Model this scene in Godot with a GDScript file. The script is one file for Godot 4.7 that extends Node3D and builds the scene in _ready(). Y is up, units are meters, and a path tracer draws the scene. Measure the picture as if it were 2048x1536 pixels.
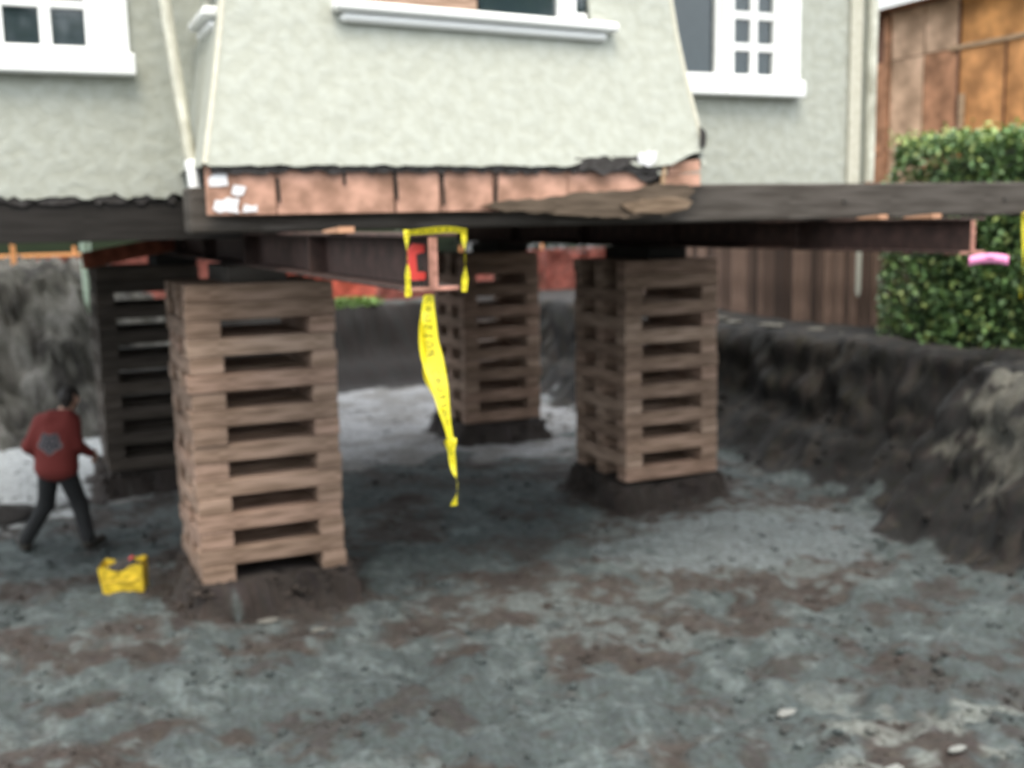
extends Node3D
# World axes: x runs along the house front (to the right), y is up, depth "v" runs into the house (z = -v).
var M := {}
var rng := RandomNumberGenerator.new()
var taken := {}
var n_a := FastNoiseLite.new()
var n_b := FastNoiseLite.new()
var n_c := FastNoiseLite.new()
var n_d := FastNoiseLite.new()
const CRIBS := [[1.17, 8.875], [5.95, 10.282], [0.80, 13.75], [5.72, 14.45]]

func p3(x: float, y: float, v: float) -> Vector3:
	return Vector3(x, y, -v)

func _ready() -> void:
	rng.seed = 20417
	# ---- camera
	var cam := Camera3D.new()
	cam.name = "camera"
	cam.fov = 38.65
	cam.near = 0.05
	cam.far = 900.0
	cam.transform = Transform3D(Basis(Vector3.UP, -0.420) * Basis(Vector3.RIGHT, -0.1486) * Basis(Vector3.BACK, -0.0203), Vector3(0, 3.2, 0))
	var lens := CameraAttributesPhysical.new()      # a phone lens that missed focus: sharpest far too close
	lens.frustum_focal_length = 35.0
	lens.frustum_focus_distance = 1.9
	lens.exposure_aperture = 2.7
	cam.attributes = lens
	cam.fov = 38.65
	add_child(cam)
	cam.current = true
	# ---- overcast daylight
	var we := WorldEnvironment.new()
	we.name = "world_environment"
	var env := Environment.new()
	env.background_mode = Environment.BG_SKY
	var sky := Sky.new()
	var sm := ProceduralSkyMaterial.new()
	sm.sky_top_color = Color(0.97, 0.985, 1.0)
	sm.sky_horizon_color = Color(0.60, 0.635, 0.66)
	sm.sky_curve = 0.4
	sm.ground_bottom_color = Color(0.20, 0.19, 0.18)
	sm.ground_horizon_color = Color(0.34, 0.34, 0.33)
	sm.sky_energy_multiplier = 1.1
	sky.sky_material = sm
	env.sky = sky
	env.tonemap_mode = Environment.TONE_MAPPER_LINEAR
	env.tonemap_exposure = 3.5
	env.sdfgi_enabled = true
	env.ssao_enabled = true
	env.ssil_enabled = true
	we.environment = env
	add_child(we)
	var sun := DirectionalLight3D.new()
	sun.name = "sun"
	sun.light_energy = 0.4
	sun.light_angular_distance = 30.0
	sun.light_color = Color(1.0, 0.97, 0.92)
	sun.shadow_enabled = true
	add_child(sun)
	sun.look_at_from_position(Vector3.ZERO, Vector3(0.28, -1.5, -0.70))
	# ---- content
	make_noises()
	make_materials()
	build_ground()
	build_house()
	build_beams()
	for i in CRIBS.size(): build_crib(i)
	build_neighbour()
	build_fences()
	build_hedges()
	build_mounds()
	build_person()
	build_tote()
	build_tapes()
	build_debris()

# ------------------------------------------------------------------ helpers
func make_noises() -> void:
	var f := [0.33, 1.25, 4.2, 13.0]
	var i := 0
	for n: FastNoiseLite in [n_a, n_b, n_c, n_d]:
		n.noise_type = FastNoiseLite.TYPE_SIMPLEX_SMOOTH
		n.seed = 11 + i * 7
		n.frequency = f[i]
		n.fractal_type = FastNoiseLite.FRACTAL_FBM
		n.fractal_octaves = 3 if i < 3 else 2
		i += 1

func numbered(n: String) -> String:
	if not taken.has(n):
		taken[n] = 0
		return n
	taken[n] += 1
	return "%s_%03d" % [n, taken[n]]

func thing(called: String, label: String, category: String, at := Vector3.ZERO, group := "") -> Node3D:
	var o := Node3D.new()
	o.name = numbered(called)
	add_child(o)
	o.position = at
	meta(o, label, category, group)
	return o

func meta(o: Node, label: String, category: String, group := "") -> void:
	o.set_meta("label", label)
	o.set_meta("category", category)
	if group != "": o.set_meta("group", group)

func obj(called: String, mesh: Mesh, mat: Material, parent: Node = null, at := Vector3.ZERO, basis := Basis()) -> MeshInstance3D:
	var o := MeshInstance3D.new()
	o.name = called if parent else numbered(called)
	o.mesh = mesh
	o.material_override = mat
	o.cast_shadow = GeometryInstance3D.SHADOW_CASTING_SETTING_ON
	if parent: parent.add_child(o, true)
	else: add_child(o)
	o.transform = Transform3D(basis, at)
	return o

func st_new() -> SurfaceTool:
	var st := SurfaceTool.new()
	st.begin(Mesh.PRIMITIVE_TRIANGLES)
	return st

func done(st: SurfaceTool) -> ArrayMesh:
	st.generate_normals()
	return st.commit()

func tri(st: SurfaceTool, a: Vector3, b: Vector3, c: Vector3, out: Vector3) -> void:
	if (a - c).cross(a - b).dot(out) < 0.0:
		var t := b
		b = c
		c = t
	st.add_vertex(a)
	st.add_vertex(b)
	st.add_vertex(c)

func quad(st: SurfaceTool, a: Vector3, b: Vector3, c: Vector3, d: Vector3, out: Vector3) -> void:
	tri(st, a, b, c, out)
	tri(st, a, c, d, out)

func fan(st: SurfaceTool, pts: Array, centre: Vector3) -> void:
	var mid := Vector3.ZERO
	for q: Vector3 in pts: mid += q
	mid /= pts.size()
	for i in range(1, pts.size() - 1): tri(st, pts[0], pts[i], pts[i + 1], mid - centre)

func add_box(st: SurfaceTool, lo: Vector3, hi: Vector3) -> void:
	st.set_smooth_group(-1)
	var l := Vector3(minf(lo.x, hi.x), minf(lo.y, hi.y), minf(lo.z, hi.z))
	var h := Vector3(maxf(lo.x, hi.x), maxf(lo.y, hi.y), maxf(lo.z, hi.z))
	for ax in 3:
		for s in 2:
			var q := []
			for k in [[0, 0], [1, 0], [1, 1], [0, 1]]:
				var e := Vector3.ZERO
				e[ax] = h[ax] if s else l[ax]
				e[(ax + 1) % 3] = h[(ax + 1) % 3] if k[0] else l[(ax + 1) % 3]
				e[(ax + 2) % 3] = h[(ax + 2) % 3] if k[1] else l[(ax + 2) % 3]
				q.append(e)
			fan(st, q, (l + h) / 2.0)

var box_cache := {}
func cbox(sx: float, sy: float, sz: float, c := 0.006) -> ArrayMesh:
	var key := "%.3f %.3f %.3f %.3f" % [sx, sy, sz, c]
	if box_cache.has(key): return box_cache[key]
	var st := st_new()
	st.set_smooth_group(-1)
	var h := Vector3(sx, sy, sz) / 2.0
	c = minf(c, minf(h.x, minf(h.y, h.z)) * 0.8)
	var pt := func(ax: int, s: Vector3) -> Vector3:      # corner point lying on the face across axis ax
		var q := Vector3(s.x * (h.x - c), s.y * (h.y - c), s.z * (h.z - c))
		q[ax] = s[ax] * h[ax]
		return q
	for ax in 3:
		var b := (ax + 1) % 3
		var d := (ax + 2) % 3
		for s in [-1.0, 1.0]:
			var q := []
			for k in [[-1, -1], [1, -1], [1, 1], [-1, 1]]:
				var e := Vector3.ZERO
				e[ax] = s; e[b] = k[0]; e[d] = k[1]
				q.append(pt.call(ax, e))
			fan(st, q, Vector3.ZERO)
			for s2 in [-1.0, 1.0]:                        # edge between face ax=s and face b=s2, along d
				var e0 := Vector3.ZERO
				e0[ax] = s; e0[b] = s2; e0[d] = -1
				var e1 := e0
				e1[d] = 1
				fan(st, [pt.call(ax, e0), pt.call(ax, e1), pt.call(b, e1), pt.call(b, e0)], Vector3.ZERO)
	for x in [-1.0, 1.0]:
		for y in [-1.0, 1.0]:
			for z in [-1.0, 1.0]:
				var e := Vector3(x, y, z)
				fan(st, [pt.call(0, e), pt.call(1, e), pt.call(2, e)], Vector3.ZERO)
	box_cache[key] = done(st)
	return box_cache[key]

func block(called: String, lo: Vector3, hi: Vector3, mat: Material, parent: Node, c := 0.006) -> MeshInstance3D:
	var s := (hi - lo).abs()
	return obj(called, cbox(s.x, s.y, s.z, c), mat, parent, (lo + hi) / 2.0)

func slab(poly: PackedVector2Array, thick: float) -> ArrayMesh:   # a flat outline with real thickness, in the local xy plane
	var st := st_new()
	st.set_smooth_group(-1)
	var ix := Geometry2D.triangulate_polygon(poly)
	for s in [-1.0, 1.0]:
		for i in range(0, ix.size(), 3):
			var q: Array[Vector3] = []
			for k in 3: q.append(Vector3(poly[ix[i + k]].x, poly[ix[i + k]].y, s * thick / 2.0))
			tri(st, q[0], q[1], q[2], Vector3(0, 0, s))
	var cw := Geometry2D.is_polygon_clockwise(poly)
	for i in poly.size():
		var a := poly[i]
		var b := poly[(i + 1) % poly.size()]
		var e := b - a
		var o := Vector3(e.y, -e.x, 0) * (-1.0 if cw else 1.0)
		quad(st, Vector3(a.x, a.y, -thick / 2), Vector3(b.x, b.y, -thick / 2), Vector3(b.x, b.y, thick / 2), Vector3(a.x, a.y, thick / 2), o)
	return done(st)

func ragged(pts: Array, rough: float, step: float, sd: int) -> PackedVector2Array:   # a polygon with torn edges
	var r := RandomNumberGenerator.new()
	r.seed = sd
	var out := PackedVector2Array()
	for i in pts.size():
		var a: Vector2 = pts[i]
		var b: Vector2 = pts[(i + 1) % pts.size()]
		var n := maxi(1, int(a.distance_to(b) / step))
		for k in n:
			out.append(a.lerp(b, float(k) / n) + Vector2(r.randf_range(-rough, rough), r.randf_range(-rough, rough)))
	return out

func tube(pts: Array, rad: Array, seg := 10) -> ArrayMesh:
	var st := st_new()
	var rings := []
	for i in pts.size():
		var d: Vector3 = (pts[mini(i + 1, pts.size() - 1)] - pts[maxi(i - 1, 0)]).normalized()
		var s := d.cross(Vector3.RIGHT if absf(d.x) < 0.8 else Vector3.UP).normalized()
		var t := s.cross(d)
		var ring := []
		for k in seg: ring.append(pts[i] + (s * cos(TAU * k / seg) + t * sin(TAU * k / seg)) * rad[i])
		rings.append(ring)
	st.set_smooth_group(0)
	for i in pts.size() - 1:
		for k in seg:
			var mid: Vector3 = (pts[i] + pts[i + 1]) / 2.0
			var a: Vector3 = rings[i][k]
			var b: Vector3 = rings[i][(k + 1) % seg]
			var c: Vector3 = rings[i + 1][(k + 1) % seg]
			var d: Vector3 = rings[i + 1][k]
			quad(st, a, b, c, d, (a + b + c + d) / 4.0 - mid)
	st.set_smooth_group(-1)
	fan(st, rings[0], pts[1])
	fan(st, rings[-1], pts[-2])
	return done(st)

func sorted_lines(a: float, b: float, step: float, extra: Array) -> Array:
	var out := []
	var n := maxi(1, int(round((b - a) / step)))
	for i in n + 1:
		var x := lerpf(a, b, float(i) / n)
		var near := false
		for e: float in extra:
			if absf(e - x) < step * 0.45 and i > 0 and i < n: near = true
		if not near: out.append(x)
	for e: float in extra:
		if e > a + 1e-4 and e < b - 1e-4: out.append(e)
	out.sort()
	return out

# a wall sheet with thickness; pos(u, y, layer) gives its front (0) and back (1) points, holes are cut out
func wall(us: Array, ys: Array, pos: Callable, holes: Array) -> ArrayMesh:
	var st := st_new()
	var nu := us.size() - 1
	var ny := ys.size() - 1
	var solid := func(i: int, j: int) -> bool:
		if i < 0 or j < 0 or i >= nu or j >= ny: return false
		var c := Vector2((us[i] + us[i + 1]) / 2.0, (ys[j] + ys[j + 1]) / 2.0)
		for h: Rect2 in holes:
			if h.has_point(c): return false
		return true
	for i in nu:
		for j in ny:
			if not solid.call(i, j): continue
			var f := []
			var b := []
			for k in [[0, 0], [1, 0], [1, 1], [0, 1]]:
				f.append(pos.call(us[i + k[0]], ys[j + k[1]], 0))
				b.append(pos.call(us[i + k[0]], ys[j + k[1]], 1))
			var fm: Vector3 = (f[0] + f[2]) / 2.0
			var bm: Vector3 = (b[0] + b[2]) / 2.0
			st.set_smooth_group(0)
			quad(st, f[0], f[1], f[2], f[3], fm - bm)
			st.set_smooth_group(1)
			quad(st, b[0], b[1], b[2], b[3], bm - fm)
			st.set_smooth_group(-1)
			var mid := (fm + bm) / 2.0
			var nb := [[i, j - 1, 0, 1], [i + 1, j, 1, 2], [i, j + 1, 2, 3], [i - 1, j, 3, 0]]
			for e in nb:
				if not solid.call(e[0], e[1]):
					var m2: Vector3 = (f[e[2]] + f[e[3]] + b[e[2]] + b[e[3]]) / 4.0
					quad(st, f[e[2]], f[e[3]], b[e[3]], b[e[2]], m2 - mid)
	return done(st)

# ------------------------------------------------------------------ materials
func col(r: float, g: float, b: float, a := 1.0) -> Color:
	var c := Color(r, g, b).linear_to_srgb()
	c.a = a
	return c

func noise_img(sd: int, w: int, h: int, freq: float, oct := 4, tx := 512, ty := 512) -> Image:
	var n := FastNoiseLite.new()
	n.seed = sd
	n.frequency = freq
	n.noise_type = FastNoiseLite.TYPE_SIMPLEX_SMOOTH
	n.fractal_octaves = oct
	var im := n.get_seamless_image(w, h)
	if w != tx or h != ty: im.resize(tx, ty, Image.INTERPOLATE_CUBIC)
	return im

func ramp(im: Image, lo: Color, hi: Color, bite := 1.0) -> ImageTexture:
	var out := Image.create(im.get_width(), im.get_height(), true, Image.FORMAT_RGB8)
	var lut := []
	for i in 256: lut.append(lo.lerp(hi, clampf((i / 255.0 - 0.5) * bite + 0.5, 0, 1)))
	for y in im.get_height():
		for x in im.get_width(): out.set_pixel(x, y, lut[int(im.get_pixel(x, y).r * 255.0)])
	out.generate_mipmaps()
	return ImageTexture.create_from_image(out)

func normal_of(im: Image, strength: float) -> ImageTexture:
	var c: Image = im.duplicate()
	c.convert(Image.FORMAT_RGBA8)
	c.bump_map_to_normal_map(strength)
	c.generate_mipmaps()
	return ImageTexture.create_from_image(c)

func mat(called: String, c: Color, rough := 0.85, tex: Texture2D = null, nrm: Texture2D = null, nscale := 1.0, uv := 1.0, world := false) -> StandardMaterial3D:
	var m := StandardMaterial3D.new()
	m.albedo_color = c
	m.roughness = rough
	if tex: m.albedo_texture = tex
	if nrm:
		m.normal_enabled = true
		m.normal_texture = nrm
		m.normal_scale = nscale
	if tex or nrm:
		m.uv1_triplanar = true
		m.uv1_world_triplanar = world
		m.uv1_scale = Vector3.ONE * uv
	m.resource_name = called
	M[called] = m
	return m

func make_materials() -> void:
	var im_soil := noise_img(3, 512, 512, 0.02, 5)
	var im_fine := noise_img(4, 512, 512, 0.05, 4)
	var im_grain := noise_img(5, 48, 512, 0.03, 5)
	var im_stain := noise_img(6, 256, 256, 0.012, 4)
	var soft := ramp(im_soil, Color(0.74, 0.73, 0.71), Color(1, 1, 1), 1.5)
	var grain := ramp(im_grain, Color(0.74, 0.72, 0.69), Color(1, 1, 1), 1.6)
	var im_up := noise_img(15, 512, 48, 0.03, 5)
	var grain_up := ramp(im_up, Color(0.70, 0.68, 0.66), Color(1, 1, 1), 1.6)
	var n_up := normal_of(im_up, 2.5)
	var stain := ramp(im_stain, Color(0.70, 0.69, 0.66), Color(1, 1, 1), 1.6)
	var n_soil := normal_of(im_soil, 6.0)
	var n_fine := normal_of(im_fine, 4.0)
	var n_grain := normal_of(im_grain, 3.0)
	var im_st := noise_img(8, 512, 512, 0.018, 5)
	var stucco_tex := ramp(im_st, Color(0.945, 0.94, 0.925), Color(1, 1, 1), 2.0)
	var n_stucco := normal_of(im_st, 4.0)
	var g := mat("ground", Color.WHITE, 0.92, soft, n_soil, 0.7, 1.6, true)
	g.vertex_color_use_as_albedo = true
	var cl := mat("clod", Color.WHITE, 0.95, soft, n_fine, 1.0, 2.0)
	cl.vertex_color_use_as_albedo = true
	mat("mound", Color.WHITE, 0.95, soft, n_soil, 0.7, 1.6, true).vertex_color_use_as_albedo = true
	mat("stucco", col(0.412, 0.428, 0.382), 0.92, stucco_tex, n_stucco, 0.65, 0.8, true)
	mat("stucco_trim", col(0.56, 0.545, 0.46), 0.8, stucco_tex, n_fine, 0.4, 1.2, true)
	mat("white_paint", col(0.84, 0.85, 0.84), 0.45, null, n_grain, 0.1, 0.6)
	mat("downspout", col(0.66, 0.66, 0.57), 0.4, stain, null, 1.0, 0.8)
	mat("interior", col(0.30, 0.27, 0.23), 0.9)
	mat("blind", col(0.42, 0.29, 0.22), 0.9, grain, null, 1.0, 1.3)
	mat("sheathing", col(0.57, 0.325, 0.24), 0.85, stain, n_grain, 0.15, 1.1)
	mat("sheathing_b", col(0.53, 0.30, 0.22), 0.85, stain, n_grain, 0.15, 1.3)
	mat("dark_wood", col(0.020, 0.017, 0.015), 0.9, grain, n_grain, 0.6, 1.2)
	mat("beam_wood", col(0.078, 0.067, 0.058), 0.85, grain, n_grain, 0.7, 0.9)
	mat("torn_plank", col(0.12, 0.088, 0.062), 0.9, grain, n_grain, 0.8, 1.5)
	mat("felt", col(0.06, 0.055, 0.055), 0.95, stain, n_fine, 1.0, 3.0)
	mat("paper", col(0.72, 0.72, 0.74), 0.9)
	mat("chip_wood", col(0.22, 0.155, 0.105), 0.9, grain, n_grain, 0.6, 1.5)
	mat("shim_wood", col(0.55, 0.30, 0.18), 0.85, grain, null, 1.0, 2.0)
	mat("pale_wood", col(0.55, 0.38, 0.24), 0.85, grain, null, 1.0, 2.0)
	mat("rust", col(0.060, 0.030, 0.024), 0.75, stain, n_fine, 0.5, 2.2)
	mat("rust_red", col(0.50, 0.15, 0.085), 0.8, stain, n_fine, 0.4, 2.0)
	mat("primer", col(0.56, 0.27, 0.21), 0.7, stain, n_fine, 0.3, 3.0)
	mat("dark_steel", col(0.05, 0.043, 0.038), 0.7, stain, n_fine, 0.4, 2.0)
	mat("clamp_red", col(0.62, 0.05, 0.04), 0.5)
	var tones := [[0.36, 0.248, 0.187], [0.31, 0.213, 0.160], [0.39, 0.28, 0.215], [0.275, 0.188, 0.140], [0.345, 0.230, 0.175]]
	for i in tones.size(): mat("timber%d" % i, col(tones[i][0], tones[i][1], tones[i][2]), 0.88, grain, n_grain, 0.7, 1.0 + 0.13 * i)
	for i in 3: mat("shaded_timber%d" % i, col(0.065 + 0.015 * i, 0.052 + 0.012 * i, 0.042 + 0.010 * i), 0.88, grain, n_grain, 0.7, 1.1 + 0.1 * i)  # timber tones darkened: the shade on the back crib is painted in
	for i in 4: mat("picket%d" % i, col(0.09 + 0.075 * i, 0.056 + 0.05 * i, 0.043 + 0.039 * i), 0.88, grain_up, n_up, 0.7, 0.8 + 0.1 * i)
	mat("ply_orange", col(0.80, 0.37, 0.125), 0.85, stain, n_up, 0.12, 0.5)
	mat("ply_orange_b", col(0.74, 0.345, 0.13), 0.85, stain, n_up, 0.12, 0.6)
	mat("ply_tan", col(0.68, 0.45, 0.31), 0.85, stain, n_up, 0.12, 0.5)
	mat("ply_brown", col(0.50, 0.245, 0.135), 0.85, stain, n_up, 0.12, 0.7)
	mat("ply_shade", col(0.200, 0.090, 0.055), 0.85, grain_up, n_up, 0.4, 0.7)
	mat("roof", col(0.09, 0.085, 0.08), 0.95, soft, null, 1.0, 1.0)
	mat("orange_net", col(0.55, 0.10, 0.065), 0.7, stain, null, 1.0, 1.2)
	mat("orange_net_b", col(0.27, 0.075, 0.06), 0.7, stain, null, 1.0, 1.2)
	mat("orange_rail", col(0.72, 0.32, 0.12), 0.7)
	mat("green_post", col(0.42, 0.52, 0.40), 0.5)
	mat("white_post", col(0.55, 0.56, 0.50), 0.6)
	mat("jacket", Color.WHITE, 0.9, null, n_fine, 0.5, 4.0).vertex_color_use_as_albedo = true
	mat("trousers", col(0.014, 0.015, 0.016), 0.95, null, n_fine, 0.5, 4.0)
	mat("boots", col(0.03, 0.025, 0.02), 0.7)
	mat("skin", col(0.36, 0.21, 0.15), 0.6)
	mat("hair", col(0.018, 0.014, 0.012), 0.7, null, n_fine, 1.0, 9.0)
	mat("yellow", col(0.92, 0.66, 0.05), 0.45, stain, null, 1.0, 3.0)
	mat("pink", col(0.88, 0.30, 0.55), 0.5)
	mat("rubble", col(0.17, 0.165, 0.15), 0.9, stain, n_fine, 0.8, 4.0)
	mat("stone", col(0.25, 0.26, 0.255), 0.85, stain, n_fine, 0.8, 4.0)
	var lf := mat("leaf", Color.WHITE, 0.5)
	lf.vertex_color_use_as_albedo = true
	lf.cull_mode = BaseMaterial3D.CULL_DISABLED
	lf.backlight_enabled = true
	lf.backlight = Color(0.12, 0.16, 0.05)
	var gl := mat("glass", Color(0.22, 0.28, 0.30, 0.36), 0.04)
	gl.transparency = BaseMaterial3D.TRANSPARENCY_ALPHA
	gl.metallic_specular = 0.7
	var tp := mat("tape", Color.WHITE, 0.35)
	tp.albedo_texture = tape_print()
	tp.cull_mode = BaseMaterial3D.CULL_DISABLED
	tp.backlight_enabled = true
	tp.backlight = Color(0.35, 0.30, 0.02)

func tape_print() -> ImageTexture:
	var glyph := {
		"C": ["01110", "10001", "10000", "10000", "10000", "10001", "01110"], "A": ["01110", "10001", "10001", "11111", "10001", "10001", "10001"],
		"U": ["10001", "10001", "10001", "10001", "10001", "10001", "01110"], "T": ["11111", "00100", "00100", "00100", "00100", "00100", "00100"],
		"I": ["01110", "00100", "00100", "00100", "00100", "00100", "01110"], "O": ["01110", "10001", "10001", "10001", "10001", "10001", "01110"],
		"N": ["10001", "11001", "10101", "10101", "10011", "10001", "10001"]}
	var im := Image.create(512, 64, true, Image.FORMAT_RGB8)
	im.fill(col(0.82, 0.72, 0.03))
	var x := 24
	for ch in "CAUTION":
		for r in 7:
			for c in 5:
				if glyph[ch][r][c] == "1": im.fill_rect(Rect2i(x + c * 8, 18 + r * 4, 8, 4), Color(0.05, 0.05, 0.04))
		x += 62
	im.generate_mipmaps()
	return ImageTexture.create_from_image(im)

# ------------------------------------------------------------------ ground
func ss(a: float, b: float, x: float) -> float:
	return smoothstep(a, b, x)

func crib_gap(x: float, v: float) -> Vector2:      # (distance to the nearest crib's footprint, which one)
	var best := Vector2(99, 0)
	for i in CRIBS.size():
		var dx := maxf(absf(x - CRIBS[i][0] - 0.6) - 0.62, 0.0)
		var dv := maxf(absf(v - CRIBS[i][1] - 0.6) - 0.62, 0.0)
		var d := sqrt(dx * dx + dv * dv)
		if d < best.x: best = Vector2(d, i)
	return best

func ground_h(x: float, v: float) -> float:
	var a := n_a.get_noise_2d(x, v)
	var b := n_b.get_noise_2d(x, v)
	var h := 0.0
	# cut bank with talus along the fence side
	var wob := 0.28 * n_b.get_noise_2d(v * 0.8, 40.0) + 0.03 * n_c.get_noise_2d(x, v)
	var d1 := x - 8.15 - wob
	var far_bank := 0.0
	if d1 > 0: far_bank = 0.62 * ss(0, 1.15, d1) * minf(d1 / 0.8, 1.0) + 0.98 * ss(0.95, 1.4, d1)
	var d2 := x - 7.62 - wob - 0.35 * ss(6.0, 4.5, v)
	var near_bank := 0.0
	if d2 > 0: near_bank = 0.62 * ss(0, 0.62, d2) + 1.02 * ss(0.42, 1.05, d2)
	h = lerpf(near_bank, far_bank, ss(8.0, 8.9, v))
	var d3 := v - 20.7 - wob
	if d3 > 0: h = maxf(h, 0.35 * ss(0, 0.6, d3) + 1.2 * ss(0.5, 1.2, d3))
	var d4 := -4.6 - x - wob
	if d4 > 0: h = maxf(h, 1.55 * ss(0, 1.6, d4))
	h = maxf(h, 1.6 * ss(4.4, 1.4, v + 0.4 * a))
	var pit := 1.0 - ss(0.9, 1.5, h)
	# loose soil heaped against the feet of the cribs
	var cg := crib_gap(x, v)
	h += pit * (0.30 if cg.y == 0.0 else 0.27) * (1.0 - ss(0.0, 0.11, cg.x + 0.06 * b + 0.04 * n_c.get_noise_2d(x, v)))
	# lumps
	var lump := 0.09 * a + 0.10 * b * (0.55 + 0.7 * ss(9.0, 6.0, v))
	var c := n_c.get_noise_2d(x, v)
	lump += 0.03 * c - 0.05 * absf(c) + 0.015
	lump += 0.014 * n_d.get_noise_2d(x, v)
	# machine ruts dragged across the near side
	var t := 0.41 * x + 0.912 * v
	var s := 0.912 * x - 0.41 * v
	var rut := ss(1.2, 2.6, s + 1.2 * b) * ss(8.2, 7.2, t)
	lump += rut * 0.07 * (pow(0.5 + 0.5 * sin(t * 12.0 + 2.2 * a + 1.3 * b), 2.0) - 0.4) * (0.6 + 0.9 * n_a.get_noise_2d(s * 2.0 + 9.0, t))
	var calm := 1.0 - 0.55 * ss(10.0, 14.0, v)
	return h + lump * calm * (0.55 if cg.x < 0.02 else 1.0)

func ground_c(x: float, v: float, h: float) -> Color:
	var a := n_a.get_noise_3d(x + 31.0, h, v * 1.3 + 5.0)
	var b := n_b.get_noise_3d(x - 17.0, h * 1.3, v + 9.0)
	var c := n_c.get_noise_3d(x + 3.0, h * 1.2, v - 8.0)
	var d := n_d.get_noise_3d(x + 1.0, h, v)
	var grey := Color(0.066, 0.083, 0.085)
	var brown := Color(0.062, 0.052, 0.046)
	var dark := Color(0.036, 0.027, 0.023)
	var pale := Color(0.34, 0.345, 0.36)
	var k := ss(-0.04, 0.14, 1.0 * a + 0.35 * b + 0.2 * c)
	var out := grey.lerp(brown, k)
	out = out.lerp(dark, 0.75 * ss(0.08, 0.28, b + 0.7 * c))
	out = out.lerp(Color(0.118, 0.143, 0.146), 0.7 * ss(0.10, 0.3, 0.7 * c - 0.5 * b + 0.4 * a))
	var cg := crib_gap(x, v)
	var streak := n_b.get_noise_2d((0.912 * x - 0.41 * v) * 0.35 + 60.0, (0.41 * x + 0.912 * v) * 1.5 + 0.8 * a) + 0.5 * c
	out = out.lerp(Color(0.175, 0.19, 0.18), 0.8 * ss(0.14, 0.3, streak) * ss(0.9, 1.6, 0.912 * x - 0.41 * v + 3.0 * a) * ss(7.2, 6.6, 0.41 * x + 0.912 * v + b))
	out = out.lerp(dark, 0.7 * ss(0.16, 0.32, -streak) * ss(0.9, 1.6, 0.912 * x - 0.41 * v + 3.0 * a) * ss(7.2, 6.6, 0.41 * x + 0.912 * v + b))
	var silt := ss(0.0, 0.12, 0.85 - Vector2((x - 6.5) / 2.1, (v - 8.75) / 1.05).length() + 0.5 * b + 0.25 * c)
	out = out.lerp(Color(0.135, 0.158, 0.168), 0.9 * silt)
	# near-black soil tone in the banks; pale floor tone at the back of the pit
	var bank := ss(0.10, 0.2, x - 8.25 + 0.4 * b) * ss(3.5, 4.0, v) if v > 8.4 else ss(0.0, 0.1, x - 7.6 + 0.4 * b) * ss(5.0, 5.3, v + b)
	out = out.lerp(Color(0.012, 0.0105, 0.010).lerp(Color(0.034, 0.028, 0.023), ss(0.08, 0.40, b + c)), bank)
	var dry := ss(0.25, 0.4, 0.9 - Vector2((x - 8.7) / 0.8, (v - 7.2) / 1.4).length() + 0.7 * b + 0.5 * c)
	out = out.lerp(Color(0.125, 0.122, 0.106), dry)
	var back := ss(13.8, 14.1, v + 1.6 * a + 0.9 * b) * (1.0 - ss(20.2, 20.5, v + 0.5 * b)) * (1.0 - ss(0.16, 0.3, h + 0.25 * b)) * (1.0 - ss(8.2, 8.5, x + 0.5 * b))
	out = out.lerp(Color(0.018, 0.015, 0.015), ss(20.2, 20.5, v + 0.5 * b) * (1.0 - ss(21.8, 22.1, v)))
	out = out.lerp(pale.lerp(Color(0.22, 0.215, 0.21), ss(-0.1, 0.2, b + 0.5 * c)), back)  # pale tones paint in the open-sky light on the back floor
	var left := ss(0.0, 0.12, 0.9 - Vector2((x + 0.6) / 2.4, (v - 16.5) / 4.0).length() + 0.35 * b)
	out = out.lerp(Color(0.46, 0.48, 0.49), left)
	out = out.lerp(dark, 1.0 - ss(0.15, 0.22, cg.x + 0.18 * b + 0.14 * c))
	var k2 := 0.88 + 0.22 * c + 0.22 * d
	return Color(out.r * k2, out.g * k2, out.b * k2)

func steps(plan: Array) -> PackedFloat32Array:      # [start, [end, step, growth] ...]
	var out := PackedFloat32Array()
	var x: float = plan[0]
	for i in range(1, plan.size()):
		var s: float = plan[i][1]
		while x < plan[i][0] - s * 0.5:
			out.append(x)
			x += s
			s *= plan[i][2]
		x = plan[i][0]
	out.append(x)
	return out

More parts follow.
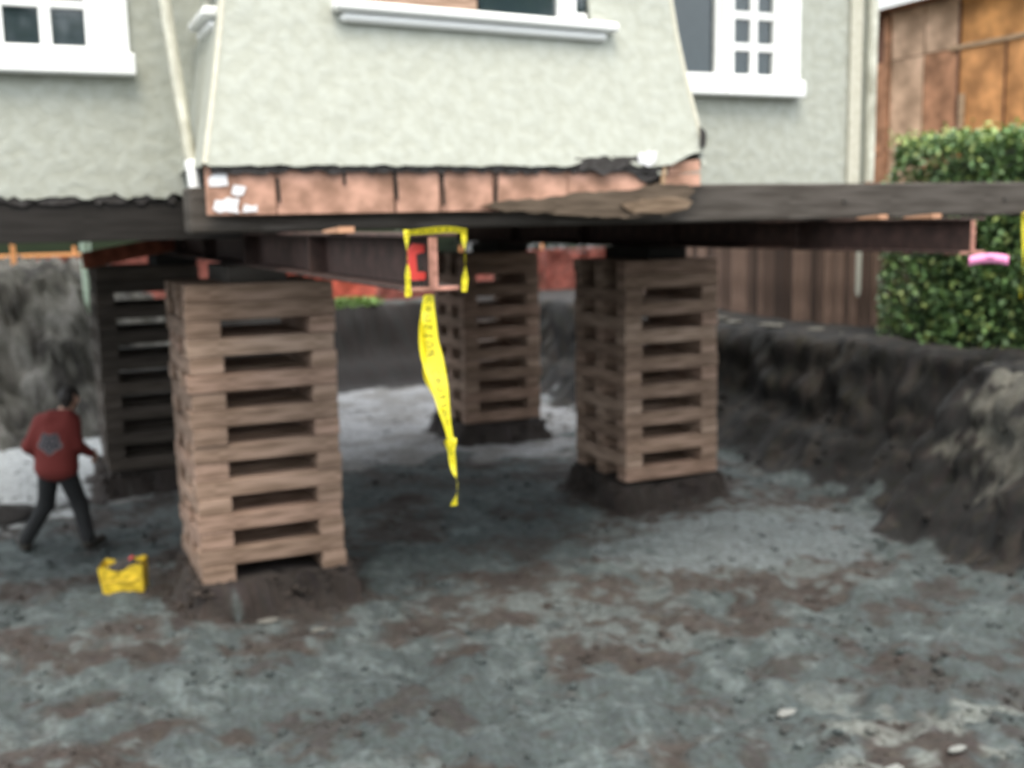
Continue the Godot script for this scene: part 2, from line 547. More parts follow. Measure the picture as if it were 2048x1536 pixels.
func height_sheet(xs: PackedFloat32Array, vs: PackedFloat32Array, hf: Callable, cf: Callable) -> ArrayMesh:
	var nx := xs.size()
	var nv := vs.size()
	var pos := PackedVector3Array()
	var nor := PackedVector3Array()
	var cols := PackedColorArray()
	var ix := PackedInt32Array()
	var h := PackedFloat32Array()
	h.resize(nx * nv)
	for j in nv:
		for i in nx: h[j * nx + i] = hf.call(xs[i], vs[j])
	for j in nv:
		for i in nx:
			var i0 := maxi(i - 1, 0)
			var i1 := mini(i + 1, nx - 1)
			var j0 := maxi(j - 1, 0)
			var j1 := mini(j + 1, nv - 1)
			nor.append(Vector3(-(h[j * nx + i1] - h[j * nx + i0]) / (xs[i1] - xs[i0]), 1.0, (h[j1 * nx + i] - h[j0 * nx + i]) / (vs[j1] - vs[j0])).normalized())
			var nn: Vector3 = nor[nor.size() - 1]
			var hh := h[j * nx + i]
			var steep := ss(0.35, 0.75, 1.0 - nn.y)
			var push := 0.0
			if steep > 0.0: push = steep * (0.24 * n_b.get_noise_3d(xs[i], hh * 1.8, vs[j] + 70.0) + 0.09 * n_c.get_noise_3d(xs[i], hh * 1.2, vs[j]))
			pos.append(Vector3(xs[i], hh, -vs[j]) + nn * push)
			cols.append(cf.call(xs[i], vs[j], h[j * nx + i]))
	for j in nv - 1:
		for i in nx - 1:
			var q := j * nx + i
			ix.append_array([q, q + nx, q + 1, q + 1, q + nx, q + nx + 1])
	for i in nor.size(): nor[i] = Vector3.ZERO
	for i in range(0, ix.size(), 3):
		var fn := (pos[ix[i]] - pos[ix[i + 2]]).cross(pos[ix[i]] - pos[ix[i + 1]])
		for e in 3: nor[ix[i + e]] += fn
	for i in nor.size(): nor[i] = nor[i].normalized()
	var arr := []
	arr.resize(Mesh.ARRAY_MAX)
	arr[Mesh.ARRAY_VERTEX] = pos
	arr[Mesh.ARRAY_NORMAL] = nor
	arr[Mesh.ARRAY_COLOR] = cols
	arr[Mesh.ARRAY_INDEX] = ix
	var m := ArrayMesh.new()
	m.add_surface_from_arrays(Mesh.PRIMITIVE_TRIANGLES, arr)
	return m

func build_ground() -> void:
	var xs := PackedFloat32Array()
	var left := steps([0.0, [1.6, 0.1, 1.0], [6.0, 0.2, 1.05], [300.0, 0.5, 1.3]])
	for i in range(left.size() - 1, 0, -1): xs.append(-1.4 - left[i])
	xs.append_array(steps([-1.4, [9.6, 0.042, 1.0], [14.0, 0.12, 1.02], [320.0, 0.5, 1.3]]))
	var vs := PackedFloat32Array()
	var near := steps([0.0, [4.0, 0.2, 1.0], [300.0, 0.5, 1.3]])
	for i in range(near.size() - 1, 0, -1): vs.append(4.0 - near[i])
	vs.append_array(steps([4.0, [8.0, 0.03, 1.0], [12.0, 0.045, 1.0], [18.0, 0.08, 1.0], [24.0, 0.12, 1.0], [420.0, 0.4, 1.25]]))
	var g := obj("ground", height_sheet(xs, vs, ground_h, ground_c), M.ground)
	g.set_meta("kind", "structure")
	g.set_meta("label", "muddy floor and cut banks of the excavated pit")

# ------------------------------------------------------------------ house
func flare(y: float) -> float:
	return 0.24 * pow(clampf((4.9 - y) / 1.3, 0.0, 1.0), 1.2)

func bay_l(y: float) -> float: return 1.40 - flare(y)
func bay_r(y: float) -> float: return 4.86 + 0.85 * flare(y)
func bay_v(y: float) -> float: return 7.66 - flare(y)

func main_bottom(x: float) -> float:
	return 3.43 + 0.03 * n_c.get_noise_2d(x * 1.3, 3.0) + 0.03 * n_d.get_noise_2d(x * 1.2, 9.0)

func bay_bottom(x: float) -> float:
	var y := 3.592 + 0.012 * n_c.get_noise_2d(x * 1.2, 60.0) + 0.014 * n_d.get_noise_2d(x * 1.1, 5.0)
	y += 0.05 * ss(3.85, 3.95, x) * ss(4.42, 4.3, x)              # a bite out of the edge
	y += 0.10 * ss(4.62, 5.0, x) + 0.07 * ss(4.96, 5.03, x)
	return y

func window(parent: Node, called: String, v: float, rect: Array, cols: Array, rows: Array, sill := true, ext := Vector2(0.03, 0.03)) -> Node3D:
	var w := Node3D.new()
	w.name = called
	parent.add_child(w, true)
	var x0: float = rect[0]
	var x1: float = rect[1]
	var y0: float = rect[2]
	var y1: float = rect[3]
	var pa: float = cols[0][0]
	var pb: float = cols[-1][1]
	var ya: float = rows[0][0]
	var yb: float = rows[-1][1]
	if sill: block("sill", p3(x0 - ext.x, y0, v - 0.09), p3(x1 + ext.y, ya - 0.045, v + 0.05), M.white_paint, w, 0.012)
	block("frame", p3(x0, ya - 0.045 if sill else y0, v - 0.035), p3(pa - 0.05, y1, v + 0.05), M.white_paint, w)
	block("frame", p3(pb + 0.05, ya - 0.045 if sill else y0, v - 0.035), p3(x1, y1, v + 0.05), M.white_paint, w)
	block("frame", p3(pa - 0.05, yb + 0.05, v - 0.035), p3(pb + 0.05, y1, v + 0.05), M.white_paint, w)
	block("sash_rail", p3(pa - 0.05, ya - 0.045, v - 0.012), p3(pb + 0.05, ya, v + 0.05), M.white_paint, w)
	block("sash_rail", p3(pa - 0.05, yb, v - 0.012), p3(pb + 0.05, yb + 0.05, v + 0.05), M.white_paint, w)
	block("sash_stile", p3(pa - 0.05, ya, v - 0.012), p3(pa, yb, v + 0.05), M.white_paint, w)
	block("sash_stile", p3(pb, ya, v - 0.012), p3(pb + 0.05, yb, v + 0.05), M.white_paint, w)
	for i in cols.size() - 1: block("muntin", p3(cols[i][1], ya, v + 0.005), p3(cols[i + 1][0], yb, v + 0.05), M.white_paint, w)
	for i in cols.size():
		for j in rows.size():
			block("pane", p3(cols[i][0] - 0.004, rows[j][0] - 0.004, v + 0.034), p3(cols[i][1] + 0.004, rows[j][1] + 0.004, v + 0.04), M.glass, w, 0.001)
			if j > 0: block("muntin", p3(cols[i][0], rows[j - 1][1], v + 0.008), p3(cols[i][1], rows[j][0], v + 0.05), M.white_paint, w)
	return w

func build_house() -> void:
	var hs := thing("house", "raised stucco house with a flared bay and white windows, held up on beams", "house", Vector3.ZERO)
	# front wall
	var holes := [Rect2(-0.64, 4.42, 1.30, 1.36), Rect2(1.5, 3.0, 3.25, 3.4), Rect2(5.2, 4.40, 1.42, 1.38)]
	var us := sorted_lines(-1.6, 7.7, 0.045, [-0.64, 0.66, 1.5, 4.75, 5.2, 6.62])
	var ys := sorted_lines(3.42, 8.6, 0.14, [4.42, 4.40, 5.78])
	var main_pos := func(u: float, y: float, layer: int) -> Vector3:
		if y < 3.43: y = main_bottom(u)
		return p3(u, y, (8.60 + 0.006 * n_b.get_noise_2d(u * 2.0, y * 2.0)) if layer == 0 else 8.76)
	obj("front_wall", wall(us, ys, main_pos, holes), M.stucco, hs)
	# bay
	var bus := sorted_lines(0.0, 1.0, 0.0125, [0.231, 0.786])
	var bys := sorted_lines(3.6, 8.6, 0.10, [4.67, 6.1])
	var bay_pos := func(u: float, y: float, layer: int) -> Vector3:
		var x := lerpf(bay_l(y), bay_r(y), u)
		if y < 3.605: y = bay_bottom(x)
		return p3(x, y, bay_v(y) + (0.007 * n_b.get_noise_2d(x * 2.2, y * 2.2 + 50.0) if layer == 0 else 0.035))
	obj("bay_front_wall", wall(bus, bys, bay_pos, [Rect2(0.231, 4.67, 0.555, 1.43)]), M.stucco, hs)
	for side in 2:
		var pos := func(t: float, y: float, layer: int) -> Vector3:
			var x := bay_l(y) if side == 0 else bay_r(y)
			var s := 1.0 if side == 0 else -1.0
			var v := lerpf(bay_v(y) + 0.036, 8.598, t)
			if y < 3.605: y = 3.60 + 0.02 * n_d.get_noise_2d(v, 8.0 + side)
			return p3(x + (0.0 if layer == 0 else s * 0.04), y, v)
		obj("bay_side_wall", wall(sorted_lines(0, 1, 0.05, [0.25, 0.8]), bys, pos, [Rect2(0.25, 4.67, 0.55, 1.43)]), M.stucco, hs)
	# cream beads on the bay corners
	for side in 2:
		var pts := []
		var rad := []
		for i in 18:
			var y := lerpf(3.60 if side == 0 else 3.78, 8.6, i / 17.0)
			pts.append(p3((bay_l(y) + 0.004) if side == 0 else (bay_r(y) - 0.004), y, bay_v(y) + 0.012))
			rad.append(0.022)
		obj("corner_bead", tube(pts, rad, 8), M.stucco_trim, hs)
	# bay windows
	var bw := Node3D.new()
	bw.name = "bay_window"
	hs.add_child(bw, true)
	bw.transform = Transform3D(Basis(), p3(3.2, 4.62, 7.6)) * Transform3D(Basis(Vector3.BACK, -0.02), Vector3.ZERO) * Transform3D(Basis(), -p3(3.2, 4.62, 7.6))
	block("sill", p3(2.10, 4.615, 7.50), p3(4.31, 4.685, 7.74), M.white_paint, bw, 0.02)
	block("apron", p3(2.16, 4.550, 7.545), p3(4.23, 4.612, 7.66), M.white_paint, bw, 0.02)
	block("blind", p3(2.22, 4.688, 7.70), p3(3.22, 6.1, 7.72), M.blind, bw)
	block("pane", p3(3.23, 4.688, 7.69), p3(3.86, 6.1, 7.696), M.glass, bw, 0.001)
	block("frame", p3(3.862, 4.688, 7.63), p3(4.0, 6.1, 7.74), M.white_paint, bw)
	for j in 6:
		block("muntin", p3(4.002, 4.688 + j * 0.2, 7.675), p3(4.12, 4.765 + j * 0.2, 7.72), M.white_paint, bw)
		block("pane", p3(4.002, 4.768 + j * 0.2, 7.69), p3(4.12, 4.936 + j * 0.2, 7.696), M.glass, bw, 0.001)
	var sw := Node3D.new()
	sw.name = "bay_side_window"
	hs.add_child(sw, true)
	block("sill", p3(1.27, 4.60, 7.84), p3(1.46, 4.675, 8.52), M.white_paint, sw, 0.02)
	block("apron", p3(1.32, 4.53, 7.88), p3(1.40, 4.598, 8.48), M.white_paint, sw, 0.02)
	block("pane", p3(1.41, 4.676, 7.92), p3(1.416, 6.1, 8.38), M.glass, sw, 0.001)
	window(hs, "window", 8.57, [-0.86, 0.86, 4.28, 5.95], [[-0.57, -0.35], [-0.27, -0.04], [0.04, 0.27], [0.35, 0.57]], [[4.48, 4.735], [4.79, 5.05], [5.105, 5.365], [5.42, 5.68]])
	window(hs, "fixed_window", 8.57, [5.08, 5.968, 4.28, 5.95], [[5.25, 5.905]], [[4.48, 5.68]], true, Vector2(0.03, 0.001))
	window(hs, "window", 8.57, [5.972, 6.84, 4.28, 5.95], [[6.11, 6.30], [6.38, 6.55]], [[4.48, 4.69], [4.76, 4.97], [5.04, 5.25], [5.32, 5.53]], true, Vector2(0.001, 0.03))
	# corner board and gutter pipe at the far corner
	block("corner_board", p3(7.46, 3.44, 8.56), p3(7.60, 8.6, 8.594), M.stucco_trim, hs)
	obj("gutter_pipe", tube([p3(7.69, 3.50, 8.53), p3(7.69, 5.0, 8.53), p3(7.69, 8.6, 8.53)], [0.05, 0.05, 0.05], 12), M.downspout, hs)
	# other walls, floor, roof
	block("side_wall", p3(-1.6, 3.42, 8.765), p3(-1.44, 8.6, 17.0), M.stucco, hs)
	block("side_wall", p3(7.54, 3.42, 8.765), p3(7.7, 8.6, 17.0), M.stucco, hs)
	block("back_wall", p3(-1.435, 3.42, 16.84), p3(7.535, 8.6, 17.0), M.stucco, hs)
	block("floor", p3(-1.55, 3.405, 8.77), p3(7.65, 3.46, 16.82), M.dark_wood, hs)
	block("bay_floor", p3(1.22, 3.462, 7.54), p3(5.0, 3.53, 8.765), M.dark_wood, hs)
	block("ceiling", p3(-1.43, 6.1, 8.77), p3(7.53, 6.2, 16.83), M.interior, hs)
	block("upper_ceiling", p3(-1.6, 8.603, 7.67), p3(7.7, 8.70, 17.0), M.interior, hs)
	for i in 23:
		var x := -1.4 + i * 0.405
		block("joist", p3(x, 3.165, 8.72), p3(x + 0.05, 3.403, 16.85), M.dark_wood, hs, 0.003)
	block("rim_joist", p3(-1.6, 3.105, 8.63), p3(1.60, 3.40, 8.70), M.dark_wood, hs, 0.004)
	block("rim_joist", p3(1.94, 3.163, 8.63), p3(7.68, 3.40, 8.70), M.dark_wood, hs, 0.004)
	block("rim_joist", p3(-1.6, 3.163, 16.87), p3(7.68, 3.40, 16.94), M.dark_wood, hs, 0.004)
	var rf := st_new()
	rf.set_smooth_group(-1)
	var rp := [p3(-1.9, 8.66, 7.4), p3(8.0, 8.66, 7.4), p3(8.0, 8.66, 17.3), p3(-1.9, 8.66, 17.3), p3(-1.9, 11.0, 12.3), p3(8.0, 11.0, 12.3)]
	var rc := p3(3, 9.5, 12.3)
	for f in [[0, 1, 5, 4], [3, 2, 5, 4], [0, 3, 4], [1, 2, 5]]:
		var q := []
		for k in f: q.append(rp[k] + Vector3(0, 0.06, 0))
		fan(rf, q, rc)
	obj("roof", done(rf), M.roof, hs)
	# bare sheathing below the broken stucco, board by board
	var cuts := [1.165, 1.63, 2.47, 2.81, 3.23, 3.83, 4.52]
	for i in cuts.size() - 1:
		var w: float = cuts[i + 1] - cuts[i] - (0.014 if i in [1, 2, 3] else 0.006)
		var hgt := 0.335 if i < 5 else 0.27
		var y := 3.268 + hgt / 2.0 + (0.0 if i < 5 else 0.06)
		obj("sheathing_board", cbox(w, hgt, 0.022, 0.004), M.sheathing if i % 3 else M.sheathing_b, hs, p3(cuts[i] + w / 2.0, y, 7.478 + 0.004 * (i % 2)), Basis(Vector3.BACK, rng.randf_range(-0.006, 0.006)))
	obj("sheathing_board", cbox(0.30, 0.09, 0.022, 0.004), M.sheathing_b, hs, p3(4.86, 3.585, 7.475), Basis(Vector3.BACK, 0.10))
	obj("sheathing_board", cbox(0.36, 0.10, 0.022, 0.004), M.sheathing, hs, p3(4.84, 3.485, 7.485), Basis(Vector3.BACK, 0.03))
	obj("splint", cbox(0.035, 0.18, 0.02, 0.004), M.pale_wood, hs, p3(4.66, 3.53, 7.45), Basis(Vector3.BACK, -0.12))
	obj("nailing_strip", cbox(3.2, 0.028, 0.02, 0.004), M.torn_plank, hs, p3(2.78, 3.592, 7.492), Basis(Vector3.BACK, -0.003))
	# short dark lath ends still nailed across the boards
	for q in [[1.64, 0.16, 3.43], [2.10, 0.13, 3.53], [2.47, 0.22, 3.47], [2.82, 0.27, 3.45], [3.24, 0.25, 3.46]]:
		obj("lath_end", cbox(0.02, q[1], 0.012, 0.003), M.dark_wood, hs, p3(q[0], q[2], 7.458), Basis(Vector3.BACK, rng.randf_range(-0.08, 0.08)))
	# torn paper and felt
	var scraps := [
		["felt_scrap", M.felt, [[3.86, 3.64], [4.10, 3.66], [4.45, 3.67], [4.42, 3.60], [4.25, 3.57], [4.12, 3.52], [4.02, 3.56], [3.92, 3.56]], 7.43],
		["felt_scrap", M.felt, [[4.98, 3.90], [5.03, 3.86], [5.05, 3.76], [5.0, 3.72], [4.99, 3.80]], 7.435],
		["felt_scrap", M.felt, [[4.44, 3.62], [4.60, 3.60], [4.62, 3.50], [4.50, 3.46], [4.40, 3.54]], 7.462],
		["paper_scrap", M.paper, [[4.40, 3.69], [4.58, 3.71], [4.56, 3.62], [4.50, 3.58], [4.43, 3.62]], 7.42],
		["paper_scrap", M.paper, [[1.20, 3.30], [1.36, 3.28], [1.37, 3.37], [1.30, 3.39], [1.22, 3.36]], 7.46],
		["paper_scrap", M.paper, [[1.32, 3.41], [1.41, 3.40], [1.42, 3.45], [1.35, 3.47]], 7.459],
		["paper_scrap", M.paper, [[1.18, 3.46], [1.32, 3.47], [1.30, 3.55], [1.20, 3.54]], 7.461],
		["paper_scrap", M.paper, [[1.40, 3.29], [1.50, 3.29], [1.49, 3.33], [1.42, 3.34]], 7.46]]
	var sd := 5
	for s in scraps:
		var pts := []
		for q in s[2]: pts.append(Vector2(q[0], q[1]))
		sd += 1
		obj(s[0], slab(ragged(pts, 0.010, 0.035, sd), 0.006), s[1], hs, Vector3(0, 0, -s[3]))
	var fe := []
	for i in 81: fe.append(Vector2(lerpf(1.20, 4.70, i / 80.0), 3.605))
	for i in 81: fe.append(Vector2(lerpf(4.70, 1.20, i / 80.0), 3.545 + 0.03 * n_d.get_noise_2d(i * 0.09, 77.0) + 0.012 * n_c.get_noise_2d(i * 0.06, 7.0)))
	obj("felt_shadow_edge", slab(PackedVector2Array(fe), 0.008), M.felt, hs, Vector3(0, 0, -7.447))  # dark felt strip, also painting the shadow lip under the stucco
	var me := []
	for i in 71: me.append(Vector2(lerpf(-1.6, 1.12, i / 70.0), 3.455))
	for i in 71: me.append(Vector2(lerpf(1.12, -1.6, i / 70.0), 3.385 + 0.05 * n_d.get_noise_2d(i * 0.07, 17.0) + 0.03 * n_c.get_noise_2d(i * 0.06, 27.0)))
	obj("felt_shadow_edge", slab(PackedVector2Array(me), 0.008), M.felt, hs, Vector3(0, 0, -8.615))  # same strip under the main wall: felt teeth plus painted shadow
	# long splintered plank hanging in front of the beam
	var plank := [Vector2(3.10, 3.315), Vector2(3.22, 3.335), Vector2(3.6, 3.355), Vector2(3.98, 3.40), Vector2(4.35, 3.415), Vector2(4.6, 3.455), Vector2(4.88, 3.45), Vector2(4.95, 3.40), Vector2(4.84, 3.30), Vector2(4.70, 3.215), Vector2(4.2, 3.20), Vector2(3.6, 3.245), Vector2(3.25, 3.27)]
	obj("splintered_plank", slab(ragged(plank, 0.010, 0.05, 77), 0.03), M.torn_plank, hs, Vector3(0, 0, -7.445))
	var chip := [Vector2(4.25, 3.30), Vector2(4.5, 3.34), Vector2(4.74, 3.35), Vector2(4.90, 3.325), Vector2(4.86, 3.26), Vector2(4.6, 3.225), Vector2(4.32, 3.24)]
	obj("splintered_plank", slab(ragged(chip, 0.010, 0.05, 79), 0.016), M.chip_wood, hs, Vector3(0, 0, -7.418))
	# loose downspout leaning across the bay corner
	var ds := thing("downspout", "cream downspout pipe leaning loose beside the bay's corner", "downspout", p3(1.16, 3.36, 7.92))
	obj("pipe", tube([Vector3(-0.10, 1.95, -0.42), Vector3(-0.095, 1.75, -0.40), Vector3(-0.015, 0.34, -0.04), Vector3(-0.005, 0.28, -0.02)], [0.043, 0.043, 0.043, 0.043], 12), M.downspout, ds)
	obj("elbow", tube([Vector3(-0.006, 0.285, -0.021), Vector3(0.0, 0.22, 0.0), Vector3(0.006, 0.10, 0.012), Vector3(0.02, 0.0, 0.02)], [0.049, 0.049, 0.047, 0.047], 12), M.white_paint, ds)

# ------------------------------------------------------------------ beams and cribs
func steel_beam(x: float, v0: float, v1: float, label: String) -> void:
	var b := thing("steel_beam", label, "steel beam", p3(x, 2.88, v0), "carrying beams under the house")
	var ln := v1 - v0
	block("top_flange", Vector3(-0.13, 0.248, 0), Vector3(0.13, 0.268, -ln), M.rust, b, 0.004)
	block("bottom_flange", Vector3(-0.13, 0.0, 0), Vector3(0.13, 0.02, -ln), M.rust, b, 0.004)
	block("web", Vector3(-0.009, 0.021, 0), Vector3(0.009, 0.247, -ln), M.rust, b, 0.003)
	var e := Node3D.new()
	e.name = "primed_end"
	b.add_child(e)
	e.set_meta("label", "pinkish primer on the cut end of the beam")
	block("flange_face", Vector3(-0.128, 0.001, 0.004), Vector3(0.128, 0.019, 0.001), M.primer, e, 0.001)
	block("web_face", Vector3(-0.022, 0.02, 0.005), Vector3(0.022, 0.247, 0.001), M.primer, e, 0.001)
	block("flange_underside", Vector3(-0.129, -0.003, 0.0), Vector3(0.129, -0.0005, -0.14), M.primer, e, 0.0005)
	for k in 5:
		block("stiffener", Vector3(-0.12, 0.022, -1.9 - k * 2.1), Vector3(-0.0095, 0.246, -1.912 - k * 2.1), M.rust, b, 0.002)

func build_beams() -> void:
	var t := thing("timber_beam", "long grey weathered timber beam running under the bay and out past the house", "beam", p3(1.07, 3.152, 7.58))
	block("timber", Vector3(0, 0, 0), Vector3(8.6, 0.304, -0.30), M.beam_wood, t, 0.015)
	for x in [0.5, 3.2, 5.5, 7.4]:
		obj("bolt_head", tube([Vector3(x, 0.15, 0.0), Vector3(x, 0.15, 0.014)], [0.022, 0.020], 6), M.dark_steel, t)
	steel_beam(1.77, 4.84, 16.6, "rusty steel beam with its end wrapped in yellow tape")
	steel_beam(6.55, 6.14, 16.6, "rusty steel beam with the pink ribbon on its end")
	# red clamp on the taped beam's web
	var c := thing("beam_clamp", "bright red clamp on the web of the taped beam end", "clamp", p3(1.715, 2.93, 4.90))
	obj("frame", slab(PackedVector2Array([Vector2(-0.035, 0.0), Vector2(0.03, 0.0), Vector2(0.035, 0.035), Vector2(-0.008, 0.04), Vector2(-0.012, 0.12), Vector2(0.03, 0.13), Vector2(0.03, 0.165), Vector2(-0.02, 0.17), Vector2(-0.042, 0.14), Vector2(-0.045, 0.04)]), 0.03), M.clamp_red, c)
	obj("screw", tube([Vector3(0.015, -0.03, 0), Vector3(0.015, 0.07, 0)], [0.009, 0.009], 8), M.dark_steel, c)
	for q in [[1.62, 6.0, 0.34, "pale wood shim lying on the taped beam's top flange"], [6.43, 6.55, 0.30, "orange wood shim on the beam above the pink ribbon"], [6.43, 7.1, 0.26, "orange wood shim on the ribboned beam, next to the grey beam"]]:
		var sh := obj("wood_shim", slab(PackedVector2Array([Vector2(-q[2] / 2, 0), Vector2(q[2] / 2, 0), Vector2(q[2] / 2, 0.014), Vector2(-q[2] / 2, 0.034)]), 0.09), M.shim_wood, null, p3(q[0] + 0.02, 3.149, q[1]), Basis(Vector3.UP, PI / 2))
		meta(sh, q[3], "shim", "wood shims on the beams")
	# a rusty plank left across the back crib
	var pl := thing("plank", "rust red plank wedged slantwise between house underside and the shaded crib", "plank", p3(0.55, 2.815, 12.2))
	var a := Vector3(0.12, 0.06, 0.0)
	var d := Vector3(1.5, 0.27, -1.3)
	obj("board", cbox((d - a).length(), 0.17, 0.045, 0.004), M.rust_red, pl, (a + d) / 2.0, Basis(Vector3.UP, atan2(1.3, 1.6)) * Basis(Vector3.BACK, 0.115))

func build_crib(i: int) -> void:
	var labels := ["nearest timber crib, a tall pale stack holding the taped beam", "timber crib on the right beside the earth bank", "timber crib behind the worker in red, its shade painted into the wood", "farthest brown timber crib seen behind the hanging yellow tape"]
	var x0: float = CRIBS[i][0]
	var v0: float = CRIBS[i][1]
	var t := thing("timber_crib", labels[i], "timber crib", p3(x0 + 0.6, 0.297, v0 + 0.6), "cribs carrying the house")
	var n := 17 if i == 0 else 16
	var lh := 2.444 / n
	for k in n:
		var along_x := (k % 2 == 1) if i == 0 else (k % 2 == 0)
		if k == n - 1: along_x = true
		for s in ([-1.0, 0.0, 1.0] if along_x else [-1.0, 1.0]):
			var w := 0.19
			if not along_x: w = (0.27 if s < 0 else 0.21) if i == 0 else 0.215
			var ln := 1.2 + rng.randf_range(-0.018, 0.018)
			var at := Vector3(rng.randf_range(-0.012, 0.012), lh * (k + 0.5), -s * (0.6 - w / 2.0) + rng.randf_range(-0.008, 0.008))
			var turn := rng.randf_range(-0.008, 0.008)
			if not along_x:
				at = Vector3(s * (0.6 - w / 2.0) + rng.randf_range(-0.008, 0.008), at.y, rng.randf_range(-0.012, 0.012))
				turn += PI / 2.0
			var key := "shaded_timber%d" % rng.randi_range(0, 2) if i == 2 else "timber%d" % rng.randi_range(0, 4)
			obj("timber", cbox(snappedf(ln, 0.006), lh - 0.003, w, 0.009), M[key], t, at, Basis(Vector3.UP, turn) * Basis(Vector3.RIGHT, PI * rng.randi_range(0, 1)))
	var bx := 1.77 if i % 2 == 0 else 6.55
	block("saddle_block", Vector3(bx - x0 - 0.6 - 0.24, 2.446, 0.5), Vector3(bx - x0 - 0.6 + 0.24, 2.581, -0.5), M.beam_wood if i == 0 else M.dark_wood, t, 0.008)

# ------------------------------------------------------------------ beyond the pit
func build_neighbour() -> void:
	var h := thing("neighbour_house", "neighbouring house clad in orange and brown plywood under a white eave", "house", p3(14.0, 1.5, 12.0))
	var bands := [[8.0, 9.2], [9.2, 10.4], [10.4, 11.6], [11.6, 13.55], [13.55, 14.3], [14.3, 15.1], [15.1, 15.75], [15.75, 17.0], [17.0, 18.2], [18.2, 19.4]]
	var rows := [[0.0, 1.5], [1.5, 2.72], [2.72, 4.28], [4.28, 5.09]]
	block("core", Vector3(0.05, 0, 4.2), Vector3(6.0, 5.05, -7.6), M.ply_shade, h)
	for i in bands.size():
		for j in rows.size():
			var m: Material = M.ply_orange if j % 2 else M.ply_orange_b
			if i == 4: m = M.ply_brown if j < 3 else M.ply_tan
			if i == 5: m = M.ply_tan
			if i == 6: m = M.ply_shade if j > 2 else M.ply_brown  # darker top panel paints in the shaded recess
			if i > 6: m = M.ply_brown
			var off := rng.randf_range(-0.006, 0.006)
			block("plywood_panel", Vector3(off, rows[j][0] + 0.008, 12.0 - bands[i][0] - 0.01), Vector3(0.03 + off, rows[j][1] - 0.008, 12.0 - bands[i][1] + 0.01), m, h, 0.002)
	block("batten", Vector3(-0.03, 4.25, 4.0), Vector3(-0.008, 4.32, -1.75), M.pale_wood, h, 0.004)
	block("batten", Vector3(-0.03, 2.95, -1.38), Vector3(-0.008, 3.55, -1.5), M.pale_wood, h, 0.004)
	block("batten", Vector3(-0.024, 2.7, 4.0), Vector3(-0.007, 2.73, -1.5), M.ply_shade, h, 0.003)
	block("batten", Vector3(-0.024, 0.3, -1.52), Vector3(-0.007, 5.0, -1.57), M.ply_shade, h, 0.003)
	block("batten", Vector3(-0.024, 0.3, -0.60), Vector3(-0.007, 4.24, -0.63), M.ply_shade, h, 0.003)
	block("corner_post", Vector3(-0.05, 0.0, -3.06), Vector3(-0.008, 5.03, -3.2), M.ply_brown, h, 0.004)
	block("fascia", Vector3(-0.36, 5.09, 4.4), Vector3(-0.31, 5.42, -7.8), M.white_paint, h, 0.006)
	block("soffit", Vector3(-0.308, 5.10, 4.4), Vector3(0.04, 5.14, -7.8), M.ply_brown, h, 0.004)
	block("roof", Vector3(-0.40, 5.43, 4.5), Vector3(6.2, 5.6, -7.9), M.roof, h, 0.01)

